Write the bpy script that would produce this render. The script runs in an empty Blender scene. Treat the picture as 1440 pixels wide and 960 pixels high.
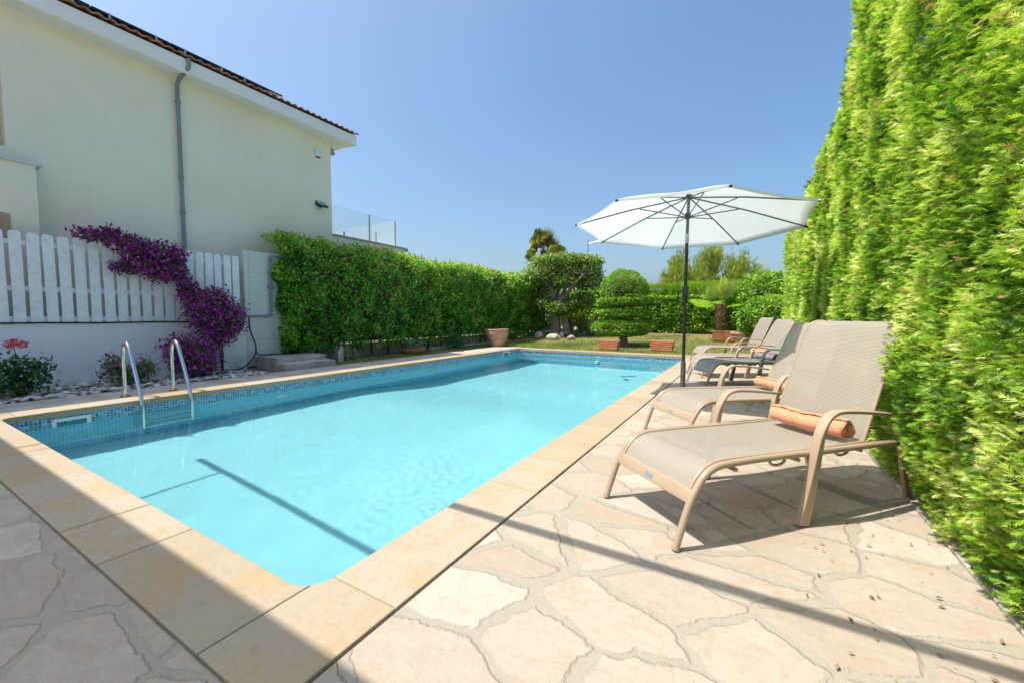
import bpy, bmesh, math, random
import numpy as np
from mathutils import Vector, Matrix, noise as mnoise
S = bpy.context.scene
COL = S.collection
rad = math.radians
RNG = np.random.default_rng(7)
random.seed(7)

# ------------------------------------------------------------------ camera
FPX, PITCH, YAW, ROLL, CAMH = 574.117, .0626252, .529474, .00337118, 1.03
Fv = Vector((-math.sin(YAW)*math.cos(PITCH), math.cos(YAW)*math.cos(PITCH), -math.sin(PITCH)))
Rv = Vector((math.cos(YAW), math.sin(YAW), 0)); Uv = Rv.cross(Fv)
R2 = Rv*math.cos(ROLL)+Uv*math.sin(ROLL); U2 = Uv*math.cos(ROLL)-Rv*math.sin(ROLL)
CAM = Vector((0, 0, CAMH))
def ray(x, y): return Fv+R2*((x-720)/FPX)-U2*((y-480)/FPX)
def at_y(x, y, Y): d = ray(x, y); return CAM+d*(Y/d.y)
def at_x(x, y, X): d = ray(x, y); return CAM+d*(X/d.x)
cd = bpy.data.cameras.new('camera'); cd.sensor_width = 36; cd.lens = FPX/1440*36; cd.clip_end = 2000; cd.clip_start = .05
co = bpy.data.objects.new('camera', cd); COL.objects.link(co)
Mx = Matrix((R2, U2, -Fv)).transposed().to_4x4(); Mx.translation = CAM; co.matrix_world = Mx
S.camera = co

# ------------------------------------------------------------------ light
SUN = Vector((.38, .29, -1))
sl = bpy.data.lights.new('sun', 'SUN'); sl.energy = 2.8; sl.angle = rad(.45); sl.color = (1, .95, .87)
so = bpy.data.objects.new('sun', sl); COL.objects.link(so); so.rotation_euler = SUN.to_track_quat('-Z', 'Y').to_euler()
sl.cycles.is_caustics_light = True
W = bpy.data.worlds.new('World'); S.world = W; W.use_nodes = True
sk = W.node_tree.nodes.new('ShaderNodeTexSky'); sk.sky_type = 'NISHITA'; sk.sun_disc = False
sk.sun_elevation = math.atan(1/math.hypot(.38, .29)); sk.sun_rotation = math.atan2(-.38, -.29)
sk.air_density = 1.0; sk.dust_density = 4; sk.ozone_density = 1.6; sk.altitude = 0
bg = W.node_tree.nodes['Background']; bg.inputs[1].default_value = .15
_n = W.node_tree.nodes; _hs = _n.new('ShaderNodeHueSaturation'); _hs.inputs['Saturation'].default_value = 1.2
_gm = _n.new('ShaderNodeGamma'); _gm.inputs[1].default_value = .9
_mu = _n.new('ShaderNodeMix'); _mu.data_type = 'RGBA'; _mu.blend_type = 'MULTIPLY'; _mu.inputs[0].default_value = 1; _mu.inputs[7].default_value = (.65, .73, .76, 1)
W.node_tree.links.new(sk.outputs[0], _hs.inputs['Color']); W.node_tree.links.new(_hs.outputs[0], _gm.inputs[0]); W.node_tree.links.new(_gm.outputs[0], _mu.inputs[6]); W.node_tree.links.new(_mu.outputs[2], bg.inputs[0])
vs = S.view_settings; vs.view_transform = 'Standard'; vs.look = 'None'; vs.gamma = 1; vs.use_curve_mapping = False; vs.exposure = 1.14
S.cycles.use_denoising = True
try: S.cycles.denoiser = 'OPENIMAGEDENOISE'
except Exception: pass
S.cycles.max_bounces = 12; S.cycles.transparent_max_bounces = 24; S.cycles.transmission_bounces = 10
S.cycles.sample_clamp_indirect = 8

# ------------------------------------------------------------------ node helpers
class NT:
    def __init__(s, name):
        s.m = bpy.data.materials.new(name); s.m.use_nodes = True
        s.N = s.m.node_tree.nodes; s.L = s.m.node_tree.links; s.b = s.N['Principled BSDF']; s.out = s.N['Material Output']
        s._tc = None
    def n(s, t, **k):
        o = s.N.new('ShaderNode'+t)
        for a, v in k.items(): setattr(o, a, v)
        return o
    def lk(s, a, b): s.L.new(a, b)
    def put(s, sock, v):
        if hasattr(v, 'is_output') or isinstance(v, bpy.types.NodeSocket): s.lk(v, sock)
        elif isinstance(v, (tuple, list)) and len(v) == 3 and sock.type == 'RGBA': sock.default_value = (*v, 1)
        else: sock.default_value = v
    def tc(s, which='Object'):
        if not s._tc: s._tc = s.n('TexCoord')
        return s._tc.outputs[which]
    def map(s, vec, scale=(1, 1, 1), rot=(0, 0, 0)):
        o = s.n('Mapping'); o.inputs['Scale'].default_value = scale; o.inputs['Rotation'].default_value = rot; s.lk(vec, o.inputs[0]); return o.outputs[0]
    def noise(s, vec, scale, detail=4, rough=.55, col=False):
        o = s.n('TexNoise'); s.lk(vec, o.inputs['Vector']); o.inputs['Scale'].default_value = scale
        o.inputs['Detail'].default_value = detail; o.inputs['Roughness'].default_value = rough
        return o.outputs['Color' if col else 0]
    def ramp(s, fac, stops, interp='LINEAR'):
        o = s.n('ValToRGB'); e = o.color_ramp.elements; o.color_ramp.interpolation = interp
        while len(e) < len(stops): e.new(.5)
        for q, (p, c) in zip(e, stops):
            q.position = p; q.color = (*c, 1) if isinstance(c, (tuple, list)) else (c, c, c, 1)
        s.put(o.inputs[0], fac); return o.outputs[0]
    def mix(s, f, a, b, mode='MIX'):
        o = s.n('Mix', data_type='RGBA', blend_type=mode)
        s.put(o.inputs[0], f); s.put(o.inputs[6], a); s.put(o.inputs[7], b); return o.outputs[2]
    def math(s, op, a, b=0., c=0.):
        o = s.n('Math', operation=op); s.put(o.inputs[0], a); s.put(o.inputs[1], b); s.put(o.inputs[2], c); return o.outputs[0]
    def vmath(s, op, a, b):
        o = s.n('VectorMath', operation=op); s.put(o.inputs[0], a)
        if op == 'SCALE': s.put(o.inputs[3], b)
        else: s.put(o.inputs[1], b)
        return o.outputs[0]
    def bump(s, h, strength=.4, dist=.01):
        o = s.n('Bump'); o.inputs['Strength'].default_value = strength; o.inputs['Distance'].default_value = dist
        s.lk(h, o.inputs['Height']); s.lk(o.outputs[0], s.b.inputs['Normal']); return o
    def attr(s, name):
        o = s.n('Attribute'); o.attribute_name = name; return o.outputs['Fac']
    def col(s, v): s.put(s.b.inputs['Base Color'], v)
    def set(s, **k):
        for a, v in k.items(): s.put(s.b.inputs[a.replace('_', ' ')], v)
        return s

def plain(name, c, rough=.6, var=.12, scale=6, bump=0, bs=60, metal=0, spec=.5):
    t = NT(name); o = t.tc()
    n1 = t.noise(o, scale, 5); d = tuple(x*(1-var*1.6) for x in c); l = tuple(min(1, x*(1+var)) for x in c)
    t.col(t.ramp(n1, [(.3, d), (.72, l)])); t.set(Roughness=rough, Metallic=metal); t.b.inputs['Specular IOR Level'].default_value = spec
    if bump: t.bump(t.noise(o, bs, 3), bump, .004)
    return t.m

def leafmat(name, stops, trans=.35, rough=.42, tcol=1.25, spec=.4):
    t = NT(name); a = t.attr('tint')
    c = t.ramp(a, stops); t.col(c); t.set(Roughness=rough); t.b.inputs['Specular IOR Level'].default_value = spec
    tr = t.n('BsdfTranslucent'); t.lk(t.mix(1., c, (tcol, tcol, tcol*.55), 'MULTIPLY'), tr.inputs[0])
    mx = t.n('MixShader'); mx.inputs[0].default_value = trans
    t.lk(t.b.outputs[0], mx.inputs[1]); t.lk(tr.outputs[0], mx.inputs[2]); t.lk(mx.outputs[0], t.out.inputs[0])
    return t.m

# ------------------------------------------------------------------ object helpers
def tag(o, label=None, cat=None, group=None, kind=None):
    if label: o['label'] = label
    if cat: o['category'] = cat
    if group: o['group'] = group
    if kind: o['kind'] = kind
    return o
def empty(name, loc=(0, 0, 0), rz=0, **k):
    o = bpy.data.objects.new(name, None); COL.objects.link(o); o.location = loc; o.rotation_euler = (0, 0, rz); o.empty_display_size = .1
    return tag(o, **k)
def link(name, me, mats, parent=None, smooth=False, **k):
    for m in (mats if isinstance(mats, (list, tuple)) else [mats]): me.materials.append(m)
    o = bpy.data.objects.new(name, me); COL.objects.link(o)
    if parent is not None: o.parent = parent
    if smooth: me.polygons.foreach_set('use_smooth', np.ones(len(me.polygons), bool))
    return tag(o, **k)

class MB:
    """collects simple shapes into one mesh"""
    def __init__(s): s.v = []; s.f = []; s.mi = []; s.uv = {}
    def add(s, V, F, mi=0):
        b = len(s.v); s.v += [tuple(p) for p in V]; s.f += [tuple(i+b for i in q) for q in F]; s.mi += [mi]*len(F); return s
    def box(s, a, b, mi=0, bev=0.):
        x0, y0, z0 = a; x1, y1, z1 = b
        if bev:
            bm = bmesh.new(); bmesh.ops.create_cube(bm, size=1)
            for q in bm.verts: q.co = Vector(((x0+x1)/2+q.co.x*(x1-x0), (y0+y1)/2+q.co.y*(y1-y0), (z0+z1)/2+q.co.z*(z1-z0)))
            bmesh.ops.bevel(bm, geom=bm.edges[:], offset=bev, segments=2, affect='EDGES', profile=.6)
            bm.verts.index_update(); s.add([q.co for q in bm.verts], [[q.index for q in f.verts] for f in bm.faces], mi); bm.free(); return s
        V = [(x, y, z) for x in (x0, x1) for y in (y0, y1) for z in (z0, z1)]
        return s.add(V, [(0, 1, 3, 2), (4, 6, 7, 5), (0, 4, 5, 1), (2, 3, 7, 6), (0, 2, 6, 4), (1, 5, 7, 3)], mi)
    def prism(s, pts, axis, a, b, mi=0):
        """outline pts in the two other axes, extruded along axis from a to b"""
        def P(q, t): l = list(q); l.insert(axis, t); return tuple(l)
        n = len(pts); V = [P(q, a) for q in pts]+[P(q, b) for q in pts]
        F = [tuple(range(n))[::-1], tuple(range(n, 2*n))]+[(i, (i+1) % n, n+(i+1) % n, n+i) for i in range(n)]
        return s.add(V, F, mi)
    def tube(s, path, r, n=8, mi=0, flat=None, up=None):
        P = [Vector(p) for p in path]; m = len(P); rs = r if isinstance(r, (list, tuple)) else [r]*m
        V = []; F = []; prev = None
        for i in range(m):
            t = (P[min(i+1, m-1)]-P[max(i-1, 0)]).normalized()
            if up is not None: x = t.cross(Vector(up)); x = x if x.length > 1e-4 else t.orthogonal()
            elif prev is None: x = t.orthogonal()
            else: x = prev-t*prev.dot(t)
            x.normalize(); prev = x; y = t.cross(x)
            fw, fh = flat if flat else (1, 1)
            for k in range(n):
                a = 2*math.pi*k/n; V.append(P[i]+x*(math.cos(a)*rs[i]*fw)+y*(math.sin(a)*rs[i]*fh))
        for i in range(m-1):
            for k in range(n): F.append((i*n+k, i*n+(k+1) % n, (i+1)*n+(k+1) % n, (i+1)*n+k))
        F.append(tuple(range(n))[::-1]); F.append(tuple((m-1)*n+k for k in range(n)))
        return s.add(V, F, mi)
    def lathe(s, prof, c=(0, 0, 0), n=24, mi=0, wob=0):
        V = []; F = []
        for (r, z) in prof:
            for k in range(n):
                a = 2*math.pi*k/n; w = 1+wob*math.sin(3*a+z*9); V.append((c[0]+r*w*math.cos(a), c[1]+r*w*math.sin(a), c[2]+z))
        for i in range(len(prof)-1):
            for k in range(n): F.append((i*n+k, i*n+(k+1) % n, (i+1)*n+(k+1) % n, (i+1)*n+k))
        F.append(tuple(range(n))[::-1]); F.append(tuple((len(prof)-1)*n+k for k in range(n)))
        return s.add(V, F, mi)
    def grid(s, fn, nu, nv, mi=0):
        V = [fn(i/nu, j/nv) for i in range(nu+1) for j in range(nv+1)]
        F = [(i*(nv+1)+j, (i+1)*(nv+1)+j, (i+1)*(nv+1)+j+1, i*(nv+1)+j+1) for i in range(nu) for j in range(nv)]
        return s.add(V, F, mi)
    def build(s, name, mats, parent=None, smooth=False, bev=0, sharp=40, **k):
        me = bpy.data.meshes.new(name); me.from_pydata(s.v, [], s.f); me.validate()
        if len(me.polygons) == len(s.mi): me.polygons.foreach_set('material_index', s.mi)
        bm = bmesh.new(); bm.from_mesh(me); bmesh.ops.recalc_face_normals(bm, faces=bm.faces[:]); bm.to_mesh(me); bm.free()
        o = link(name, me, mats, parent, False, **k)
        if smooth:
            me.polygons.foreach_set('use_smooth', np.ones(len(me.polygons), bool))
            try: me.set_sharp_from_angle(angle=rad(sharp))
            except Exception: pass
        if bev:
            b = o.modifiers.new('bevel', 'BEVEL'); b.width = bev; b.segments = 2; b.limit_method = 'ANGLE'
        return o

def curve(pts, n=6):
    """Catmull-Rom through pts"""
    P = [Vector(p) for p in pts]; out = []
    for i in range(len(P)-1):
        a, b, c, d = P[max(i-1, 0)], P[i], P[i+1], P[min(i+2, len(P)-1)]
        for k in range(n):
            t = k/n; out.append(.5*((2*b)+(c-a)*t+(2*a-5*b+4*c-d)*t*t+(3*b-a-3*c+d)*t**3))
    out.append(P[-1]); return out

def unit(a): return a/np.maximum(np.linalg.norm(a, axis=1, keepdims=True), 1e-9)
def scatter(name, tv, tf, P, X, Z, sc, tint, mat, parent=None, smooth=False, stretch=None, **k):
    """copies of a small template (verts tv, equal-sized faces tf) merged into one mesh; X main axis, Z normal hint"""
    P = np.asarray(P, float); n = len(P); tv = np.asarray(tv, float); tf = np.asarray(tf, int)
    X = unit(np.asarray(X, float)); Y = unit(np.cross(Z, X)); Zr = np.cross(X, Y)
    sc = np.broadcast_to(np.asarray(sc, float), (n,))[:, None, None]
    T = np.broadcast_to(tv, (n,)+tv.shape)
    if stretch is not None: T = T*stretch[:, None, :]
    V = P[:, None, :]+sc*(T[:, :, 0:1]*X[:, None, :]+T[:, :, 1:2]*Y[:, None, :]+T[:, :, 2:3]*Zr[:, None, :])
    m = len(tv); Fa = (tf[None]+(np.arange(n)*m)[:, None, None]).reshape(-1, tf.shape[1])
    me = bpy.data.meshes.new(name); nf, q = Fa.shape
    me.vertices.add(n*m); me.vertices.foreach_set('co', V.reshape(-1).astype(np.float32))
    me.loops.add(nf*q); me.loops.foreach_set('vertex_index', Fa.reshape(-1).astype(np.int32))
    me.polygons.add(nf); me.polygons.foreach_set('loop_start', (np.arange(nf)*q).astype(np.int32))
    at = me.attributes.new('tint', 'FLOAT', 'POINT'); at.data.foreach_set('value', np.repeat(np.clip(tint, 0, 1), m).astype(np.float32))
    me.update(calc_edges=True)
    return link(name, me, mat, parent, smooth, **k)

LEAF_V = [(0, 0, 0), (.28, .24, .07), (.66, .21, .05), (1, 0, -.09), (.66, -.21, .05), (.28, -.24, .07), (.5, 0, -.02)]
LEAF_F = [(0, 6, 1), (1, 6, 2), (2, 6, 3), (0, 5, 6), (5, 4, 6), (4, 3, 6)]
LEAF4_V = [(0, 0, 0), (.45, .24, .08), (1, 0, -.06), (.45, -.24, .08)]
LEAF4_F = [(0, 2, 1), (0, 3, 2)]
BR_V = [(0, 0, 0), (.5, .34, .12), (1, 0, .05), (.5, -.34, .12)]
def fan_template(nb, spread, l0=.45, w=.03, droop=.12, pet=.35):
    V = []; F = []
    V += [(0, -.012, 0), (0, .012, 0), (pet, .01, 0)]; F.append((0, 1, 2))
    for i in range(nb):
        a = (i/(nb-1)-.5)*spread; L = l0*(1-.25*abs(2*i/(nb-1)-1)**2); c, s_ = math.cos(a), math.sin(a); b = len(V)
        V += [(pet, 0, 0), (pet+c*L*.6+s_*w, s_*L*.6-c*w, .02), (pet+c*L, s_*L, -droop), (pet+c*L*.6-s_*w, s_*L*.6+c*w, .02)]
        F += [(b, b+1, b+2), (b, b+2, b+3)]
    return V, F
def spray_template(seed, pairs=6, w=.05):
    r = random.Random(seed); V = []; F = []
    def blade(x, y, ang, L, z):
        c, s_ = math.cos(ang), math.sin(ang); b = len(V)
        V.extend([(x-s_*w/2, y+c*w/2, z), (x+s_*w/2, y-c*w/2, z), (x+c*L, y+s_*L, z+r.uniform(-.08, .05))]); F.append((b, b+1, b+2))
    blade(0, 0, 0, 1, 0)
    for i in range(pairs):
        x = .12+.72*i/pairs
        for sg in (-1, 1): blade(x+r.uniform(-.03, .03), 0, sg*r.uniform(.45, .8), (.5-.36*i/pairs)*r.uniform(.8, 1.25), r.uniform(-.05, .05))
    return V, F

def fbm(P, scale, seed=0):
    o = Vector((seed*13.7, seed*7.1, seed*3.3))
    return np.array([mnoise.noise(Vector(p)*scale+o) for p in P])
def rdir(n): return unit(RNG.normal(size=(n, 3)))
def leaves(name, P, Nn, size, mat, parent=None, jitter=.8, up=.3, tmpl=(LEAF_V, LEAF_F), tn=None, hang=0., smooth=False, **k):
    """leaves at P growing outward along Nn with scatter"""
    n = len(P); D = unit(Nn*.55+rdir(n)*jitter+np.array([0, 0, up])); Zh = unit(Nn*.7+rdir(n)*.6+np.array([0, 0, .8-hang]))
    sc = size*RNG.uniform(.6, 1.25, n)
    t = RNG.uniform(0, 1, n)**1.2*.6+(.45*tn if tn is not None else .2)
    return scatter(name, tmpl[0], tmpl[1], P, D, Zh, sc, t, mat, parent, smooth, **k)
def blob(c, r, n, shell=.35, lump=.12, ls=2.2, seed=0, zmin=-1., flat=2.):
    """points in the outer shell of a lumpy ellipsoid, with outward normals"""
    d = rdir(int(n*1.7)); d = d[d[:, 2] > zmin][:n]
    if flat != 2.: # squarer profile
        e = 2./flat; q = np.sign(d)*np.abs(d)**e; d2 = q
    else: d2 = d
    c = np.array(c); r = np.array(r)
    k = 1+lump*fbm(d*max(r)*1.0+c, ls/max(.3, float(np.mean(r))), seed)*1.8
    rr = (1-shell*RNG.uniform(0, 1, len(d))**1.6)*k
    return c+d2*r*rr[:, None], unit(d/r)

# ------------------------------------------------------------------ materials
def paving():
    t = NT('crazy_paving'); o = t.tc()
    wob = t.vmath('SCALE', t.vmath('SUBTRACT', t.noise(o, 4.5, 7, .66, col=True), (.5, .5, .5)), .125)
    p = t.map(t.vmath('ADD', o, wob), (2.6, 3.7, 0), (0, 0, .55))
    ve = t.n('TexVoronoi', feature='DISTANCE_TO_EDGE', voronoi_dimensions='2D'); ve.inputs['Scale'].default_value = 1; t.lk(p, ve.inputs['Vector'])
    vc = t.n('TexVoronoi', feature='F1', voronoi_dimensions='2D'); vc.inputs['Scale'].default_value = 1; t.lk(p, vc.inputs['Vector'])
    sep = t.n('SeparateColor'); t.lk(vc.outputs['Color'], sep.inputs[0])
    n_w = t.noise(o, 1.7, 4, .65); wid = t.math('MULTIPLY_ADD', n_w, .32, -.112); wid = t.math('MAXIMUM', wid, .012)
    ratio = t.math('DIVIDE', t.math('SUBTRACT', ve.outputs['Distance'], wid), .03)
    stone = t.ramp(ratio, [(.0, 0), (1., 1)])
    n1 = t.noise(o, 3.5, 7, .65); n2 = t.noise(o, 22, 6, .7); n3 = t.noise(t.map(o, (1.6, 7, 1), (0, 0, .7)), 3.2, 6, .7)
    base = t.ramp(sep.outputs[0], [(0, (.36, .295, .23)), (.3, (.43, .37, .30)), (.55, (.385, .315, .25)), (.8, (.49, .43, .355)), (1, (.345, .275, .20))])
    base = t.mix(t.ramp(n1, [(.38, 0), (.75, .55)]), base, (.36, .28, .21))
    base = t.mix(t.ramp(n3, [(.52, 0), (.72, .5)]), base, (.50, .43, .355))
    base = t.mix(t.ramp(n2, [(.33, .5), (.5, 0)]), base, (.34, .27, .20))
    vein = t.ramp(t.math('ABSOLUTE', t.math('SUBTRACT', t.noise(o, 1.4, 6, .6), .5)), [(0, .55), (.014, 0)])
    base = t.mix(vein, base, (.40, .27, .19))
    pit = t.n('TexVoronoi', voronoi_dimensions='2D'); pit.inputs['Scale'].default_value = 34; t.lk(t.vmath('ADD', o, t.vmath('SCALE', wob, .4)), pit.inputs['Vector'])
    pits = t.ramp(pit.outputs['Distance'], [(.05, .6), (.13, 0)])
    pits = t.math('MULTIPLY', pits, t.ramp(n1, [(.58, 0), (.68, 1)]))
    base = t.mix(pits, base, (.22, .17, .12))
    nm = t.noise(o, 60, 4, .7)
    mort = t.mix(nm, (.30, .26, .205), (.40, .35, .28))
    edge = t.ramp(ratio, [(.0, 0), (.35, .8), (.9, 0)]); crack = t.math('MULTIPLY', edge, t.ramp(t.noise(o, 2.2, 3), [(.55, 0), (.66, 1)]))
    c = t.mix(stone, mort, base); c = t.mix(t.math('MULTIPLY', crack, .5), c, (.13, .11, .085)); t.col(c); t.set(Roughness=.78)
    t.b.inputs['Specular IOR Level'].default_value = .3
    h = t.math('MULTIPLY_ADD', stone, 1.0, t.math('MULTIPLY', n2, .30)); h = t.math('MULTIPLY_ADD', n3, .75, h); h = t.math('MULTIPLY_ADD', pits, -.5, h); h = t.math('MULTIPLY_ADD', crack, -.8, h)
    h = t.math('MULTIPLY_ADD', nm, .10, h)
    t.bump(h, .6, .012); return t.m
def sandstone():
    t = NT('coping_sandstone'); o = t.tc(); a = t.attr('tint')
    base = t.ramp(a, [(0, (.35, .275, .185)), (.35, (.39, .315, .23)), (.7, (.42, .345, .26)), (1, (.37, .28, .17))])
    n1 = t.noise(o, 2.6, 7, .62); n2 = t.noise(o, 26, 5, .7)
    base = t.mix(t.ramp(n1, [(.47, 0), (.62, .8)]), base, (.40, .28, .135))
    base = t.mix(t.ramp(t.noise(o, 1.3, 5), [(.5, 0), (.75, .5)]), base, (.50, .42, .32))
    base = t.mix(t.ramp(n2, [(.3, .45), (.5, 0)]), base, (.27, .21, .13)); base = t.mix(t.ramp(t.noise(t.map(o, (1, 1, 1), (0, 0, .6)), 5.5, 8, .72), [(.56, 0), (.7, .5)]), base, (.30, .25, .18))
    t.col(base); t.set(Roughness=.7); t.b.inputs['Specular IOR Level'].default_value = .35
    t.bump(t.math('MULTIPLY_ADD', n2, .4, n1), .35, .006); return t.m
def mosaic(name='pool_mosaic'):
    t = NT(name); uv = t.tc('UV'); s = t.vmath('SCALE', uv, 1/.031)
    fr = t.vmath('FRACTION', s, (0, 0, 0)); fl = t.vmath('FLOOR', s, (0, 0, 0))
    sp = t.n('SeparateXYZ'); t.lk(fr, sp.inputs[0])
    ex = t.math('ABSOLUTE', t.math('SUBTRACT', sp.outputs[0], .5)); ey = t.math('ABSOLUTE', t.math('SUBTRACT', sp.outputs[1], .5))
    g = t.ramp(t.math('MAXIMUM', ex, ey), [(.42, 0), (.45, 1)])
    wn = t.n('TexWhiteNoise', noise_dimensions='2D'); t.lk(fl, wn.inputs['Vector'])
    c = t.ramp(wn.outputs[0], [(0, (.008, .045, .20)), (.3, (.012, .09, .36)), (.55, (.03, .20, .46)), (.8, (.08, .36, .58)), (1, (.16, .5, .68))])
    su = t.n('SeparateXYZ'); t.lk(uv, su.inputs[0])
    # limescale and algae at the water line, a pale trim course low on the wall
    band = t.ramp(t.math('MULTIPLY_ADD', su.outputs[1], 1., t.math('MULTIPLY', t.noise(uv, 9, 3), .02)), [(2.345, 0), (2.352, 1)]) if False else None
    c = t.mix(g, c, (.62, .70, .70))
    v = su.outputs[1]
    line = t.math('LESS_THAN', t.math('ABSOLUTE', t.math('SUBTRACT', v, -1.02)), .03)
    c = t.mix(line, c, (.80, .82, .78))
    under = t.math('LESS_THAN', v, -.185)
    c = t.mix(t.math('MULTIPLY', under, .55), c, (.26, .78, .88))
    alg = t.math('LESS_THAN', t.math('ABSOLUTE', t.math('SUBTRACT', v, t.math('MULTIPLY_ADD', t.noise(uv, 5, 3), .03, -.167))), .009)
    c = t.mix(t.math('MULTIPLY', alg, .6), c, (.32, .42, .10))
    t.col(c); t.set(Roughness=t.ramp(g, [(0, .12), (1, .7)])); return t.m
def woven(name, c1, c2, c3):
    t = NT(name); uv = t.tc('UV'); s = t.vmath('SCALE', uv, 1/.0085)
    fr = t.vmath('FRACTION', s, (0, 0, 0)); sp = t.n('SeparateXYZ'); t.lk(fr, sp.inputs[0])
    ex = t.math('ABSOLUTE', t.math('SUBTRACT', sp.outputs[0], .5)); ey = t.math('ABSOLUTE', t.math('SUBTRACT', sp.outputs[1], .5))
    hole = t.math('MULTIPLY', t.math('LESS_THAN', ex, .25), t.math('LESS_THAN', ey, .25))
    strand = t.math('LESS_THAN', ex, ey)
    c = t.mix(strand, c1, c2); c = t.mix(hole, c, c3)
    c = t.mix(t.ramp(t.noise(uv, 5, 4), [(.4, 0), (.8, .25)]), c, c2)
    t.col(c); t.set(Roughness=.6)
    hs = t.math('MULTIPLY_ADD', hole, .26, .02)
    tr = t.n('BsdfTransparent'); mx = t.n('MixShader'); t.lk(hs, mx.inputs[0]); t.lk(t.b.outputs[0], mx.inputs[1]); t.lk(tr.outputs[0], mx.inputs[2]); t.lk(mx.outputs[0], t.out.inputs[0])
    t.bump(t.math('MAXIMUM', ex, ey), .3, .002); return t.m
def stucco(name, c, var=.06):
    t = NT(name); o = t.tc(); n1 = t.noise(o, .7, 5); n2 = t.noise(o, 90, 3, .7)
    d = tuple(x*(1-var) for x in c); l = tuple(min(.9, x*(1+var*.6)) for x in c)
    b = t.ramp(n1, [(.3, d), (.7, l)]); st = t.ramp(t.noise(t.map(o, (3, 3, .35)), 2.4, 6, .65), [(.55, 0), (.8, .17)])
    b = t.mix(st, b, tuple(x*.62 for x in c)); t.col(b); t.set(Roughness=.85); t.b.inputs['Specular IOR Level'].default_value = .25
    t.bump(n2, .25, .003); return t.m
def whitewall():
    t = NT('white_render'); o = t.tc(); n2 = t.noise(o, 70, 3, .7); sp = t.n('SeparateXYZ'); t.lk(o, sp.inputs[0])
    b = t.ramp(t.noise(o, 1.1, 5), [(.3, (.80, .80, .80)), (.7, (.87, .87, .86))])
    low = t.math('MULTIPLY', t.ramp(sp.outputs[2], [(.0, 1), (.28, 0)]), t.ramp(t.noise(o, 5, 6, .7), [(.48, 0), (.62, .85)]))
    b = t.mix(low, b, (.36, .35, .32)); t.col(b); t.set(Roughness=.8); t.bump(n2, .25, .003); return t.m
def terracotta(name, c):
    t = NT(name); o = t.tc(); b = t.ramp(t.noise(o, 7, 6, .65), [(.3, tuple(x*.75 for x in c)), (.7, c)])
    b = t.mix(t.ramp(t.noise(o, 3, 4), [(.55, 0), (.75, .35)]), b, (.62, .45, .36)); t.col(b); t.set(Roughness=.85); t.bump(t.noise(o, 40, 4), .3, .004); return t.m

M = {}
M['paving'] = paving(); M['coping'] = sandstone(); M['mosaic'] = mosaic()
M['greydeck'] = plain('grey_deck_stone', (.48, .43, .38), .8, .22, 3, .5, 30)
M['floor'] = plain('pool_plaster', (.29, .63, .69), .8, .03, .8)
M['cream'] = stucco('cream_stucco', (.91, .82, .64)); M['white'] = stucco('white_stucco', (.86, .85, .80), .03); M['wwall'] = whitewall()
M['picket'] = plain('white_painted_timber', (.83, .85, .86), .5, .07, 14, .25, 45)
M['tan'] = plain('tan_powder_coat', (.40, .295, .205), .38, .04, 5); M['greytube'] = plain('taupe_powder_coat', (.33, .28, .22), .4, .06, 5)
M['wood'] = plain('tan_plastic', (.50, .34, .20), .5, .1, 9)
M['sling'] = woven('beige_sling', (.385, .335, .27), (.29, .252, .20), (.16, .14, .11)); M['dsling'] = woven('dark_green_sling', (.24, .27, .25), (.17, .20, .18), (.08, .09, .08))
M['badge'] = plain('blue_badge', (.20, .27, .33), .4, .05)
M['steel'] = plain('polished_steel', (.72, .70, .66), .16, .06, 12, 0, 60, 1.0); M['rust'] = plain('rusty_steel', (.45, .30, .18), .35, .3, 20, 0, 60, .7)
M['pole'] = plain('charcoal_pole', (.035, .042, .05), .35, .1, 8); M['sleeve'] = plain('bronze_sleeve', (.22, .19, .15), .4, .1, 10, 0, 60, .3)
M['rib'] = plain('grey_rib', (.12, .135, .15), .4, .1, 8)
M['pvc'] = plain('grey_pvc', (.22, .26, .27), .45, .08, 6); M['black'] = plain('black_rubber', (.012, .012, .014), .5, .1); M['plastic'] = plain('white_plastic', (.78, .80, .78), .35, .03)
M['dark'] = plain('dark_cavity', (.03, .05, .05), .5, .1); M['teal'] = plain('teal_plastic', (.03, .25, .27), .3, .05)
M['concrete'] = plain('pale_concrete', (.47, .43, .37), .85, .2, 4, .5, 25); M['rock'] = plain('pale_limestone', (.52, .45, .36), .85, .25, 5, .8, 14); M['rock2'] = plain('pinkish_stone', (.40, .30, .25), .85, .25, 7, .6, 18)
M['soil'] = plain('dry_soil', (.20, .14, .085), .95, .3, 8, .7, 35); M['turf'] = plain('turf_base', (.17, .16, .055), .95, .3, 5, .6, 40); M['gravelbed'] = plain('sandy_bed', (.50, .39, .27), .9, .2, 9, .6, 40)
M['bark'] = plain('grey_bark', (.30, .25, .20), .9, .3, 9, .9, 26); M['palmbark'] = plain('palm_fibre', (.17, .10, .055), .95, .4, 20, .9, 30); M['twig'] = plain('brown_twigs', (.10, .065, .035), .9, .3, 14, .7, 40)
M['terra'] = terracotta('terracotta', (.60, .235, .105)); M['terra2'] = terracotta('weathered_terracotta', (.56, .33, .20))
M['tile'] = plain('roof_tile', (.44, .22, .12), .8, .3, 7, .4, 25); M['panel'] = plain('solar_glass', (.012, .016, .03), .12, .1); M['alu'] = plain('aluminium', (.5, .52, .54), .35, .05, 8, 0, 60, .8)
M['beigewall'] = plain('beige_slab', (.55, .47, .36), .85, .1, 4); M['louvre'] = plain('pale_boards', (.62, .62, .60), .7, .06, 4)
M['glasspane'] = NT('balcony_glass').set(Base_Color=(.85, .97, .95), Roughness=.02, Transmission_Weight=0., Alpha=.16).m
M['winglass'] = NT('window_glass').set(Base_Color=(.35, .27, .2), Roughness=.1).m
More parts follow.
